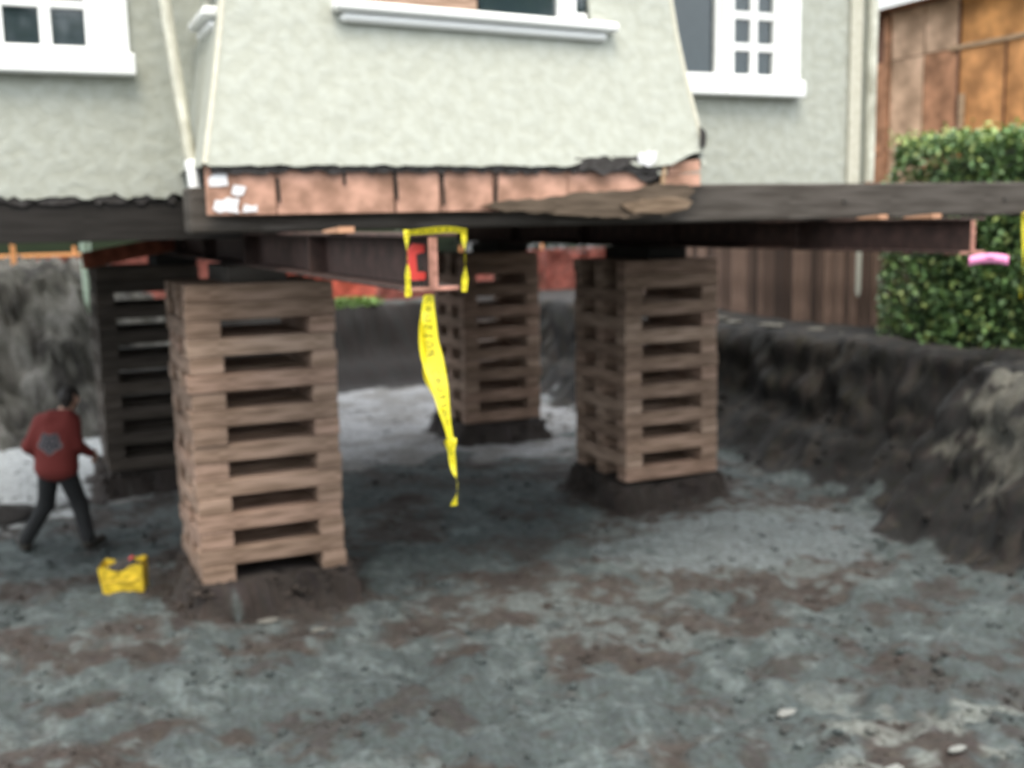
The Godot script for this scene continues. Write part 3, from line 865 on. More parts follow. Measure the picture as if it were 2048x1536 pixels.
func build_fences() -> void:
	var f := thing("board_fence", "dark brown vertical board fence on top of the earth bank", "fence", p3(10.9, 1.55, 13.0))
	var v := -2.3
	while v < 5.2:
		var w := rng.randf_range(0.125, 0.15)
		block("picket", Vector3(rng.randf_range(-0.006, 0.006), rng.randf_range(-0.06, 0.05), -v), Vector3(0.02, 1.83 + rng.randf_range(-0.02, 0.02), -(v + w)), M["picket%d" % rng.randi_range(0, 3)], f, 0.003)
		v += w + rng.randf_range(0.004, 0.014)
	for y in [0.35, 1.5]: block("rail", Vector3(0.028, y, 2.2), Vector3(0.07, y + 0.09, -5.2), M.picket1, f)
	for k in 4: block("post", Vector3(0.075, -0.3, 2.0 - k * 2.3), Vector3(0.165, 1.8, 1.91 - k * 2.3), M.picket1, f)
	var wp := thing("marker_stake", "thin pale stake standing against the brown board fence", "stake", p3(10.80, 1.55, 12.13))
	obj("stake", slab(PackedVector2Array([Vector2(-0.035, 0.55), Vector2(0.0, 0.47), Vector2(0.035, 0.55), Vector2(0.035, 1.66), Vector2(-0.035, 1.66)]), 0.025), M.white_post, wp, Vector3.ZERO, Basis(Vector3.UP, -PI / 2 + 0.3))
	obj("tie_wire", tube([Vector3(-0.03, 1.45, 0.0), Vector3(0.08, 1.47, 0.0)], [0.006, 0.006], 6), M.dark_steel, wp)
	# orange barrier netting at the back of the pit
	var o := thing("safety_fence", "orange red plastic barrier netting at the back of the pit", "safety fence", p3(0, 1.5, 22.7))
	var seg := 0
	for x in range(-7, 14, 2):
		var top := 1.0 if x > 4 else 1.22
		var pos := func(u: float, y: float, layer: int) -> Vector3:
			var z := 0.10 * n_b.get_noise_2d(u * 1.2, y * 0.7) + 0.05 * n_c.get_noise_2d(u, y)
			var sag := 0.06 * sin(PI * (u - x) / 2.0) * y
			return Vector3(u, y - sag, z + (0.0 if layer == 0 else -0.006))
		obj("net_panel", wall(sorted_lines(x, x + 1.98, 0.11, []), sorted_lines(0.02, top, 0.12, []), pos, []), M.orange_net if x == 5 else M.orange_net_b, o)
		obj("post", tube([Vector3(x, -0.2, -0.14), Vector3(x + 0.02, top + 0.15, -0.14)], [0.03, 0.03], 8), M.orange_rail, o)
		block("top_rail", Vector3(x, top - 0.03, 0.16), Vector3(x + 1.98, top + 0.03, 0.13), M.orange_rail if x < 3 else M.orange_net_b, o, 0.004)
		seg += 1
	var gp := thing("green_post", "pale green post standing on the spoil heap beside the shaded crib", "post", p3(1.02, 1.75, 19.0))
	obj("shaft", tube([Vector3(0, 0, 0), Vector3(0, 1.24, 0)], [0.085, 0.085], 14), M.green_post, gp)
	obj("cap", tube([Vector3(0, 1.241, 0), Vector3(0, 1.29, 0)], [0.095, 0.06], 12), M.green_post, gp)
	var sk := thing("wooden_stake", "short wooden stake above the spoil heap at the left edge", "stake", p3(-0.05, 2.35, 20.2))
	obj("stake", slab(PackedVector2Array([Vector2(-0.04, 0), Vector2(0.04, 0), Vector2(0.04, 0.60), Vector2(-0.04, 0.62)]), 0.04), M.orange_rail, sk)
	obj("nail", tube([Vector3(0, 0.55, 0.02), Vector3(0, 0.55, 0.04)], [0.006, 0.008], 6), M.dark_steel, sk)

func leaf_mesh(places: Array, size: Vector2, tones: Array, sd: int) -> ArrayMesh:
	var r := RandomNumberGenerator.new()
	r.seed = sd
	var pos := PackedVector3Array()
	var nor := PackedVector3Array()
	var cols := PackedColorArray()
	for p: Vector3 in places:
		var b := Basis.from_euler(Vector3(r.randf_range(-1.3, 0.5), r.randf_range(0, TAU), r.randf_range(-0.8, 0.8)))
		var l := r.randf_range(size.x, size.y)
		var w := l * 0.30
		var c: Color = tones[r.randi() % tones.size()]
		var k := r.randf_range(0.75, 1.25)
		c = Color(c.r * k, c.g * k, c.b * k)
		var q := [Vector3(0, 0, 0), Vector3(-w, 0.02 * l, -l * 0.45), Vector3(0, -0.06 * l, -l), Vector3(w, 0.02 * l, -l * 0.45)]
		for f in [[0, 1, 2], [0, 2, 3]]:
			var n := b * Vector3.UP
			for e in f:
				pos.append(p + b * q[e])
				nor.append(n)
				cols.append(c)
	var arr := []
	arr.resize(Mesh.ARRAY_MAX)
	arr[Mesh.ARRAY_VERTEX] = pos
	arr[Mesh.ARRAY_NORMAL] = nor
	arr[Mesh.ARRAY_COLOR] = cols
	var m := ArrayMesh.new()
	m.add_surface_from_arrays(Mesh.PRIMITIVE_TRIANGLES, arr)
	return m

func hedge_shape(p: Vector3, half: Vector3) -> Vector3:    # pushes a box point outwards or inwards so the hedge bulges
	var k := 1.0 + 0.10 * n_b.get_noise_3d(p.x * 1.1, p.y * 1.1, p.z * 1.1) + 0.06 * n_c.get_noise_3d(p.x * 0.7, p.y * 0.7, p.z * 0.7)
	return Vector3(p.x * k, p.y * (1.0 + (k - 1.0) * 0.35), p.z * (1.0 + (k - 1.0) * 0.3))

func hedge(label: String, centre: Vector3, half: Vector3, count: int, size: Vector2, tones: Array, sd: int) -> void:
	var h := thing("hedge", label, "hedge", centre - Vector3(0, half.y, 0))
	var r := RandomNumberGenerator.new()
	r.seed = sd
	var places := []
	for i in count:
		var p := Vector3(r.randf_range(-1, 1), r.randf_range(-1, 1), r.randf_range(-1, 1))
		var ax := 0 if r.randf() < 0.66 else (1 if r.randf() < 0.5 else 2)
		if r.randf() < 0.9: p[ax] = signf(p[ax]) * r.randf_range(0.72, 1.0) if ax != 1 else r.randf_range(0.86, 1.0)
		var round := pow(pow(absf(p.x), 8.0) + pow(absf(p.y), 8.0) + pow(absf(p.z), 8.0), 0.125)
		if round > 1.0: p /= round
		p = hedge_shape(p * half, half)
		places.append(p + Vector3(0, half.y, 0))
	obj("foliage", leaf_mesh(places, size, tones, sd), M.leaf, h)
	var st := st_new()
	for k in 7:
		var z := lerpf(-half.z * 0.85, half.z * 0.85, k / 6.0)
		var pts := [Vector3(0, -0.25, z), Vector3(0.05, half.y * 0.8, z + 0.08), Vector3(-0.15, half.y * 1.5, z - 0.05)]
		obj("stem", tube(pts, [0.05, 0.035, 0.012], 6), M.dark_wood, h)
	# dense twig mass inside that the eye does not see through
	for sx in 12:
		for k in 14:
			var a := Vector3(r.randf_range(-0.5, 0.5) * half.x, half.y * 2.0 * r.randf_range(0.03, 0.85), r.randf_range(-0.9, 0.9) * half.z)
			var d := Vector3(r.randf_range(-0.4, 0.4), r.randf_range(-0.2, 0.5), r.randf_range(-0.4, 0.4))
			var s := Vector3(0.012, 0, 0.012)
			st.set_smooth_group(-1)
			quad(st, a - s, a + s, a + d + s * 0.4, a + d - s * 0.4, Vector3(0, 0, 1))
	obj("twigs", done(st), M.dark_wood, h)
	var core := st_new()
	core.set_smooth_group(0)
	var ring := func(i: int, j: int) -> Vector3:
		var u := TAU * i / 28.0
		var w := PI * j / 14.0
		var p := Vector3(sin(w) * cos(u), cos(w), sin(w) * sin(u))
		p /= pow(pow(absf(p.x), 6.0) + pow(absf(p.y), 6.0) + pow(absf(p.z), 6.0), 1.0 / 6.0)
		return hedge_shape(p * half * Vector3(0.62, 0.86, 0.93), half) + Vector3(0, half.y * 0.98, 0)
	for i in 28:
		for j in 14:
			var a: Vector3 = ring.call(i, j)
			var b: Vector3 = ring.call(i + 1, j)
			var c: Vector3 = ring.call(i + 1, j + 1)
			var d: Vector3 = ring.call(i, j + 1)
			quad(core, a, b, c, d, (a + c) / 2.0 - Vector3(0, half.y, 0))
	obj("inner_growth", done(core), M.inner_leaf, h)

func build_hedges() -> void:
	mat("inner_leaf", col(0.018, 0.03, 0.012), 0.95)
	var tones := [Color(0.13, 0.24, 0.085), Color(0.16, 0.27, 0.09), Color(0.10, 0.19, 0.07), Color(0.26, 0.33, 0.10), Color(0.14, 0.235, 0.11)]
	hedge("tall clipped green hedge at the right, in front of the orange house", p3(10.95, 2.60, 9.0), Vector3(0.95, 1.54, 2.0), 30000, Vector2(0.06, 0.115), tones, 91)
	var h1 := get_node("hedge")
	var rs := RandomNumberGenerator.new()
	rs.seed = 55
	var tips := []
	for i in 420:
		var q := Vector3(rs.randf_range(-0.95, 0.6), 2.94 + rs.randf_range(-0.05, 0.08), rs.randf_range(-1.95, 1.95))
		var up := rs.randf_range(0.04, 0.20)
		for k in 6: tips.append(q + Vector3(rs.randf_range(-0.04, 0.04), up * k / 5.0, rs.randf_range(-0.04, 0.04)))
	obj("lit_young_shoots", leaf_mesh(tips, Vector2(0.05, 0.09), [Color(0.30, 0.38, 0.10), Color(0.24, 0.34, 0.09)], 56), M.leaf, h1)  # yellow young leaves, with sky light on the hedge top painted in
	var dull := [Color(0.02, 0.038, 0.016), Color(0.026, 0.045, 0.018), Color(0.018, 0.03, 0.014)]
	hedge("dark hedge far behind the orange barrier netting, raised out of view to block sky light", p3(3.0, 4.2, 27.5), Vector3(13.0, 2.8, 1.2), 12000, Vector2(0.14, 0.26), dull, 92)  # upper part added out of view to cut sky light under the house
	# a small patch of grass at the foot of the netting
	var r := RandomNumberGenerator.new()
	r.seed = 8
	var places := []
	for i in 900:
		var x := r.randf_range(5.6, 6.7) + r.randf_range(-0.3, 0.3)
		var v := r.randf_range(21.9, 22.5)
		places.append(Vector3(x, ground_h(x, v) + r.randf_range(0.0, 0.12), -v))
	for i in 500:
		var x := r.randf_range(3.6, 4.6)
		var v := r.randf_range(22.0, 22.5)
		places.append(Vector3(x, ground_h(x, v) + r.randf_range(0.0, 0.3), -v))
	var g := obj("grass", leaf_mesh(places, Vector2(0.08, 0.16), [Color(0.12, 0.22, 0.04), Color(0.09, 0.16, 0.03)], 12), M.leaf)
	g.set_meta("kind", "stuff")
	meta(g, "bright green grass tufts below the orange netting at the back", "grass")

func build_mounds() -> void:
	var hf := func(x: float, v: float) -> float:
		var e := Vector2((x + 0.2) / 3.4, (v - 20.4) / 2.7).length()
		var top := 2.72 * (1.0 - ss(0.40, 1.08, e + 0.14 * n_a.get_noise_2d(x * 2.0, v * 2.0)))
		return top + 0.22 * n_b.get_noise_2d(x * 1.4, v * 1.4) + 0.10 * n_c.get_noise_2d(x * 0.8, v * 0.8) - 0.12
	var cf := func(x: float, v: float, h: float) -> Color:
		var b := n_b.get_noise_3d(x + 7.0, h * 1.1, v + 3.0) + 0.6 * n_c.get_noise_3d(x, h, v)
		var c := Color(0.125, 0.118, 0.104).lerp(Color(0.042, 0.039, 0.035), ss(0.02, 0.3, b))
		return c.lerp(Color(0.21, 0.20, 0.185), ss(0.15, 0.4, -b))
	var m := obj("spoil_heap", height_sheet(steps([-4.0, [3.2, 0.06, 1.0]]), steps([17.3, [22.8, 0.06, 1.0]]), hf, cf), M.mound)
	meta(m, "big grey heap of dug soil at the back left of the pit", "soil heap")

# ------------------------------------------------------------------ the worker
# bones: [a, b, radius at a, radius at b]; returns the blended skin of all of them as surface nets
func skin(bones: Array, cell: float, k: float, tint = null) -> ArrayMesh:
	var lo := Vector3.ONE * 1e9
	var hi := -lo
	for b in bones:
		var r := maxf(b[2], b[3]) + cell * 3.0
		for p: Vector3 in [b[0], b[1]]:
			lo = lo.min(p - Vector3.ONE * r)
			hi = hi.max(p + Vector3.ONE * r)
	var n := Vector3i(((hi - lo) / cell).ceil()) + Vector3i.ONE
	var f := PackedFloat32Array()
	f.resize(n.x * n.y * n.z)
	f.fill(1.0)
	for b in bones:
		var a: Vector3 = b[0]
		var e: Vector3 = b[1] - a
		var ll := maxf(e.length_squared(), 1e-9)
		var r := maxf(b[2], b[3]) + k + cell * 2.0
		var c0 := Vector3i(((a.min(b[1]) - Vector3.ONE * r - lo) / cell).floor()).clamp(Vector3i.ZERO, n - Vector3i.ONE)
		var c1 := Vector3i(((a.max(b[1]) + Vector3.ONE * r - lo) / cell).ceil()).clamp(Vector3i.ZERO, n - Vector3i.ONE)
		for z in range(c0.z, c1.z + 1):
			for y in range(c0.y, c1.y + 1):
				for x in range(c0.x, c1.x + 1):
					var p := lo + Vector3(x, y, z) * cell - a
					var t := clampf(p.dot(e) / ll, 0.0, 1.0)
					var d: float = (p - e * t).length() - lerpf(b[2], b[3], t)
					var q := (z * n.y + y) * n.x + x
					var g := f[q]
					var h := maxf(k - absf(g - d), 0.0) / k
					f[q] = minf(g, d) - h * h * k * 0.25
	var ids := {}
	var pos := PackedVector3Array()
	var ix := PackedInt32Array()
	var sx := 1
	var sy := n.x
	var sz := n.x * n.y
	for z in n.z - 1:
		for y in n.y - 1:
			for x in n.x - 1:
				var q := (z * n.y + y) * n.x + x
				var inside := 0
				for c in 8:
					if f[q + (c & 1) * sx + ((c >> 1) & 1) * sy + ((c >> 2) & 1) * sz] < 0.0: inside += 1
				if inside == 0 or inside == 8: continue
				var sum := Vector3.ZERO
				var cnt := 0
				for c in 8:
					for ax in 3:
						if (c >> ax) & 1: continue
						var c2 := c | (1 << ax)
						var va := f[q + (c & 1) * sx + ((c >> 1) & 1) * sy + ((c >> 2) & 1) * sz]
						var vb := f[q + (c2 & 1) * sx + ((c2 >> 1) & 1) * sy + ((c2 >> 2) & 1) * sz]
						if (va < 0.0) != (vb < 0.0):
							var p := Vector3(c & 1, (c >> 1) & 1, (c >> 2) & 1)
							p[ax] = va / (va - vb)
							sum += p
							cnt += 1
				ids[q] = pos.size()
				pos.append(lo + (Vector3(x, y, z) + sum / cnt) * cell)
	for q: int in ids:
		var st3 := [sx, sy, sz]
		for ax in 3:
			var s: int = st3[ax]
			var u: int = st3[(ax + 1) % 3]
			var w: int = st3[(ax + 2) % 3]
			if (f[q] < 0.0) == (f[q + s] < 0.0): continue
			if not (ids.has(q - u) and ids.has(q - w) and ids.has(q - u - w)): continue
			var a: int = ids[q]
			var b: int = ids[q - u]
			var c: int = ids[q - u - w]
			var d: int = ids[q - w]
			if f[q] < 0.0: ix.append_array([a, d, c, a, c, b])
			else: ix.append_array([a, b, c, a, c, d])
	var nor := PackedVector3Array()
	nor.resize(pos.size())
	for i in range(0, ix.size(), 3):
		var fn := (pos[ix[i]] - pos[ix[i + 2]]).cross(pos[ix[i]] - pos[ix[i + 1]])
		for e in 3: nor[ix[i + e]] += fn
	for i in nor.size(): nor[i] = nor[i].normalized()
	var arr := []
	arr.resize(Mesh.ARRAY_MAX)
	arr[Mesh.ARRAY_VERTEX] = pos
	arr[Mesh.ARRAY_NORMAL] = nor
	arr[Mesh.ARRAY_INDEX] = ix
	if tint != null:
		var cols := PackedColorArray()
		for i in pos.size(): cols.append(tint.call(pos[i], nor[i]))
		arr[Mesh.ARRAY_COLOR] = cols
	var m := ArrayMesh.new()
	m.add_surface_from_arrays(Mesh.PRIMITIVE_TRIANGLES, arr)
	return m

func joined(parts: Array) -> ArrayMesh:
	var st := SurfaceTool.new()
	for m: ArrayMesh in parts: st.append_from(m, 0, Transform3D())
	return st.commit()

func hand_bones(wrist: Vector3, dir: Vector3, palm: Vector3, thumb_side: Vector3) -> Array:
	var out := []
	var fw := dir.normalized()
	var sd := (thumb_side - fw * thumb_side.dot(fw)).normalized()
	var kn := wrist + fw * 0.085
	out.append([wrist, kn + sd * 0.022, 0.022, 0.017])
	out.append([wrist, kn - sd * 0.022, 0.022, 0.016])
	var lens4 := [0.075, 0.085, 0.078, 0.060]
	for i in 4:
		var r := kn + sd * (0.030 - 0.020 * i)
		var j: Vector3 = r + (fw * 0.85 + palm * 0.5).normalized() * lens4[i] * 0.5
		out.append([r - fw * 0.01, j, 0.0095, 0.0088])
		out.append([j, j + (fw * 0.35 + palm * 0.9).normalized() * lens4[i] * 0.5, 0.0088, 0.0075])
	var tb := wrist + fw * 0.03 + sd * 0.022
	var tj := tb + (fw * 0.6 + sd * 0.7 + palm * 0.2).normalized() * 0.042
	out.append([tb, tj, 0.013, 0.0105])
	out.append([tj, tj + (fw * 0.9 + palm * 0.4).normalized() * 0.032, 0.0105, 0.0085])
	return out

func build_person() -> void:
	# local x is to the right in the picture, z towards the camera; the worker's back is turned to us
	var x0 := 0.19
	var v0 := 11.62
	var floor_y := ground_h(x0, v0)
	var pr := thing("person", "person in red jacket and dark trousers, seen from behind, striding across the pit", "person", p3(x0, floor_y - 0.01, v0))
	pr.rotation = Vector3(0, -0.42, -0.045)
	var hipl := Vector3(-0.105, 0.82, 0.0)
	var hipr := Vector3(0.055, 0.82, 0.0)
	var knl := Vector3(-0.19, 0.44, -0.10)
	var knr := Vector3(0.14, 0.45, -0.12)
	var anl := Vector3(-0.34, 0.09, 0.06)
	var anr := Vector3(0.24, 0.10, -0.05)
	var shl := Vector3(-0.165, 1.31, 0.0)
	var shr := Vector3(0.135, 1.32, -0.03)
	var ell := Vector3(-0.265, 1.07, 0.06)
	var elr := Vector3(0.165, 1.08, -0.02)
	var wrl := Vector3(-0.20, 0.91, -0.12)
	var wrr := Vector3(0.245, 0.97, -0.16)
	var neck := Vector3(0.03, 1.40, -0.04)
	var head := Vector3(0.085, 1.525, -0.10)
	var spine := Vector3(-0.02, 1.08, 0.0)
	var face := Vector3(0.25, -0.18, -1.0).normalized()
	var side := face.cross(Vector3.UP).normalized()
	var up := side.cross(face).normalized()
	var body := [
		[hipl, spine, 0.085, 0.08], [hipr, spine, 0.085, 0.08], [spine, shl * 0.7 + shr * 0.3, 0.08, 0.08], [spine, shl * 0.3 + shr * 0.7, 0.08, 0.08],
		[shl, ell, 0.055, 0.042], [ell, wrl, 0.042, 0.028], [shr, elr, 0.055, 0.042], [elr, wrr, 0.042, 0.028],
		[hipl, knl, 0.085, 0.058], [knl, anl, 0.058, 0.038], [hipr, knr, 0.085, 0.058], [knr, anr, 0.058, 0.038],
		[neck - Vector3(0, 0.06, 0), head - up * 0.05, 0.056, 0.056]]
	var skull := [
		[neck, head - up * 0.06, 0.054, 0.054], [head + up * 0.03, head + up * 0.03 - face * 0.025, 0.088, 0.088], [head - up * 0.02 + face * 0.02, head - up * 0.075 + face * 0.045, 0.070, 0.042],
		[head + up * 0.01 + face * 0.085, head - up * 0.03 + face * 0.108, 0.010, 0.016], [head - up * 0.07 + face * 0.08 - side * 0.018, head - up * 0.07 + face * 0.08 + side * 0.018, 0.009, 0.009],
		[head + up * 0.035 + face * 0.082 - side * 0.035, head + up * 0.035 + face * 0.082 + side * 0.035, 0.012, 0.012]]
	for s in [-1.0, 1.0]: skull.append([head + side * s * 0.088 + up * 0.015, head + side * s * 0.094 - up * 0.02, 0.016, 0.011])
	var hands := [skin(hand_bones(wrl, wrl - ell, Vector3(0.5, 0.2, 0.4).normalized(), Vector3(0.3, 0.5, -1)), 0.0045, 0.008), skin(hand_bones(wrr, wrr - elr, Vector3(-0.6, 0, 0.3).normalized(), Vector3(0, 1, -0.2)), 0.0045, 0.008)]
	obj("body", joined([skin(body, 0.015, 0.05), skin(skull, 0.006, 0.02), hands[0], hands[1]]), M.skin, pr)
	var jacket := [
		[Vector3(-0.10, 0.86, 0.01), Vector3(-0.09, 1.05, 0.01), 0.140, 0.130], [Vector3(0.05, 0.86, 0.01), Vector3(0.05, 1.05, 0.01), 0.140, 0.130], [Vector3(-0.03, 0.86, 0.02), Vector3(-0.02, 1.2, 0.02), 0.140, 0.125],
		[Vector3(-0.09, 1.05, 0.0), Vector3(-0.10, 1.28, 0.0), 0.13, 0.115], [Vector3(0.05, 1.05, 0.0), Vector3(0.075, 1.28, -0.02), 0.13, 0.115],
		[shl, ell, 0.078, 0.064], [ell, wrl, 0.066, 0.048], [shr, elr, 0.076, 0.062], [elr, wrr, 0.064, 0.047],
		[Vector3(-0.05, 1.37, 0.03), Vector3(0.10, 1.38, 0.01), 0.065, 0.06], [Vector3(0.0, 1.36, -0.06), Vector3(0.08, 1.38, -0.08), 0.06, 0.05]]
	var tint := func(p: Vector3, nn: Vector3) -> Color:
		var q := Vector2((p.x + 0.03) / 0.115, (p.y - 1.12) / 0.10)
		var edge := q.length() + 0.2 * sin(q.angle() * 5.0) * 0.6
		if nn.z > 0.1 and edge < 1.0:
			return Color(0.03, 0.03, 0.036) if absf(fmod(edge * 2.2, 1.0) - 0.5) < 0.36 else Color(0.16, 0.14, 0.14)
		return Color(0.145, 0.022, 0.017)
	obj("jacket", skin(jacket, 0.0125, 0.05, tint), M.jacket, pr)
	var legs := [[hipl, knl, 0.105, 0.080], [knl, anl + Vector3(0, 0.02, 0), 0.082, 0.070], [hipr, knr, 0.105, 0.080], [knr, anr + Vector3(0, 0.02, 0), 0.082, 0.070], [hipl, hipr, 0.11, 0.11]]
	obj("trousers", skin(legs, 0.0125, 0.04), M.trousers, pr)
	for q in [[anl, Vector3(-0.14, 0, -0.20)], [anr, Vector3(0.06, 0, -0.22)]]:
		var a: Vector3 = q[0]
		var toe: Vector3 = a + q[1]
		obj("boot", skin([[a + Vector3(0, 0.03, 0), a - Vector3(0, 0.03, 0), 0.062, 0.058], [Vector3(a.x, 0.052, a.z), Vector3(toe.x, 0.045, toe.z), 0.052, 0.045]], 0.01, 0.03), M.boots, pr)
	obj("hair", skin([[head + up * 0.045 - face * 0.015, head + up * 0.035 - face * 0.05, 0.094, 0.080], [head - face * 0.055, head - up * 0.05 - face * 0.055, 0.072, 0.045]], 0.007, 0.03), M.hair, pr)

# ------------------------------------------------------------------ small things
func build_tote() -> void:
	var at := p3(0.655, 0.0, 9.90)
	at.y = ground_h(0.655, 9.90) - 0.01
	var t := thing("yellow_tote", "bright yellow plastic tote with a notched rim on the pit floor", "tote", at)
	t.rotation = Vector3(0.02, -0.30, 0.05)
	var st := st_new()
	st.set_smooth_group(-1)
	var w0 := 0.168
	var w1 := 0.188
	var d0 := 0.105
	var d1 := 0.125
	var hh := 0.295
	var rim := func(u: float) -> float:        # the long sides dip in the middle for a hand hold
		return hh - 0.045 * (ss(0.20, 0.34, u) * ss(0.74, 0.60, u)) + 0.005 * sin(u * 23.0)
	for layer in 2:
		var k := 1.0 if layer == 0 else 0.955
		for s in [-1.0, 1.0]:
			for i in 24:
				var q := []
				for e in [[i, 0], [i + 1, 0], [i + 1, 1], [i, 1]]:
					var u: float = e[0] / 24.0
					var y: float = rim.call(u) * e[1] + (0.0 if layer == 0 else (0.012 if e[1] == 0 else 0.0))
					var g := y / hh
					q.append(Vector3(lerpf(-1, 1, u) * lerpf(w0, w1, g) * k, y, s * lerpf(d0, d1, g) * k))
				quad(st, q[0], q[1], q[2], q[3], Vector3(0, 0, s if layer == 0 else -s))
			var e0 := []
			for e in [[-1.0, 0.0], [1.0, 0.0], [1.0, 1.0], [-1.0, 1.0]]:
				var y2: float = rim.call(0.0) * e[1]
				e0.append(Vector3(s * lerpf(w0, w1, y2 / hh) * k, y2, e[0] * lerpf(d0, d1, y2 / hh) * k))
			quad(st, e0[0], e0[1], e0[2], e0[3], Vector3(s if layer == 0 else -s, 0, 0))
	for s in [-1.0, 1.0]:                      # rim thickness
		for i in 24:
			var q := []
			for e in [[i, 1.0], [i + 1, 1.0], [i + 1, 0.955], [i, 0.955]]:
				var u: float = e[0] / 24.0
				var y: float = rim.call(u)
				q.append(Vector3(lerpf(-1, 1, u) * lerpf(w0, w1, y / hh) * e[1], y, s * lerpf(d0, d1, y / hh) * e[1]))
			quad(st, q[0], q[1], q[2], q[3], Vector3.UP)
	quad(st, Vector3(-w0, 0.0, -d0), Vector3(w0, 0.0, -d0), Vector3(w0, 0.0, d0), Vector3(-w0, 0.0, d0), Vector3.DOWN)
	quad(st, Vector3(-w0, 0.012, -d0), Vector3(w0, 0.012, -d0), Vector3(w0, 0.012, d0), Vector3(-w0, 0.012, d0), Vector3.UP)
	obj("shell", done(st), M.yellow, t)
	for s in [-1.0, 1.0]: block("side_rib", Vector3(-0.165, 0.15, s * 0.114), Vector3(0.165, 0.165, s * 0.124), M.yellow, t, 0.003)
	var c := thing("tool_roll", "dark bundle of tools lying inside the yellow tote", "tool roll", at + Vector3(0, 0.055, 0))
	obj("bundle", lump(123, 0.6), M.felt, c, Vector3(0, 0.19, 0.0), Basis().scaled(Vector3(0.145, 0.085, 0.09)))
	obj("roll", tube([Vector3(-0.11, 0.13, 0.02), Vector3(-0.05, 0.17, -0.01), Vector3(0.05, 0.19, 0.0), Vector3(0.11, 0.14, -0.02)], [0.045, 0.085, 0.085, 0.045], 12), M.felt, c)
	obj("handle", tube([Vector3(0.02, 0.22, 0.0), Vector3(0.05, 0.265, 0.02), Vector3(0.07, 0.275, 0.0)], [0.016, 0.014, 0.012], 8), M.clamp_red, c)

# a thin strip: centre points, widths and the direction of its width at each point
func ribbon(pts: Array, widths: Array, dirs: Array, repeat: float) -> ArrayMesh:
	var st := st_new()
	st.set_smooth_group(0)
	var run := 0.0
	for i in pts.size() - 1:
		var nx: float = run + (pts[i + 1] - pts[i]).length()
		var a: Vector3 = pts[i] - dirs[i] * widths[i] / 2.0
		var b: Vector3 = pts[i] + dirs[i] * widths[i] / 2.0
		var c: Vector3 = pts[i + 1] + dirs[i + 1] * widths[i + 1] / 2.0
		var d: Vector3 = pts[i + 1] - dirs[i + 1] * widths[i + 1] / 2.0
		for e in [[a, run, 0.0], [b, run, 1.0], [c, nx, 1.0], [a, run, 0.0], [c, nx, 1.0], [d, nx, 0.0]]:
			st.set_uv(Vector2(e[1] / repeat, 1.0 - e[2]))
			st.add_vertex(e[0])
		run = nx
	return done(st)

func smooth_path(keys: Array, n: int) -> Array:
	var c := Curve3D.new()
	for i in keys.size():
		var t: Vector3 = (keys[mini(i + 1, keys.size() - 1)] - keys[maxi(i - 1, 0)]) / 6.0
		c.add_point(keys[i], -t, t)
	var out := []
	for i in n + 1: out.append(c.sample_baked(c.get_baked_length() * i / n, true))
	return out

func hanging(called: String, keys: Array, ws: Array, twist: Callable, parent: Node, n := 40) -> void:
	var pts := smooth_path(keys, n)
	var dirs := []
	var widths := []
	for i in pts.size():
		var f := float(i) / n
		var a: float = twist.call(f)
		dirs.append(Vector3(cos(a), 0.12 * sin(f * 19.0), sin(a)).normalized())
		var q := f * (ws.size() - 1)
		widths.append(lerpf(ws[int(q)], ws[mini(int(q) + 1, ws.size() - 1)], q - int(q)))
	obj(called, ribbon(pts, widths, dirs, 0.34), M.tape, parent)

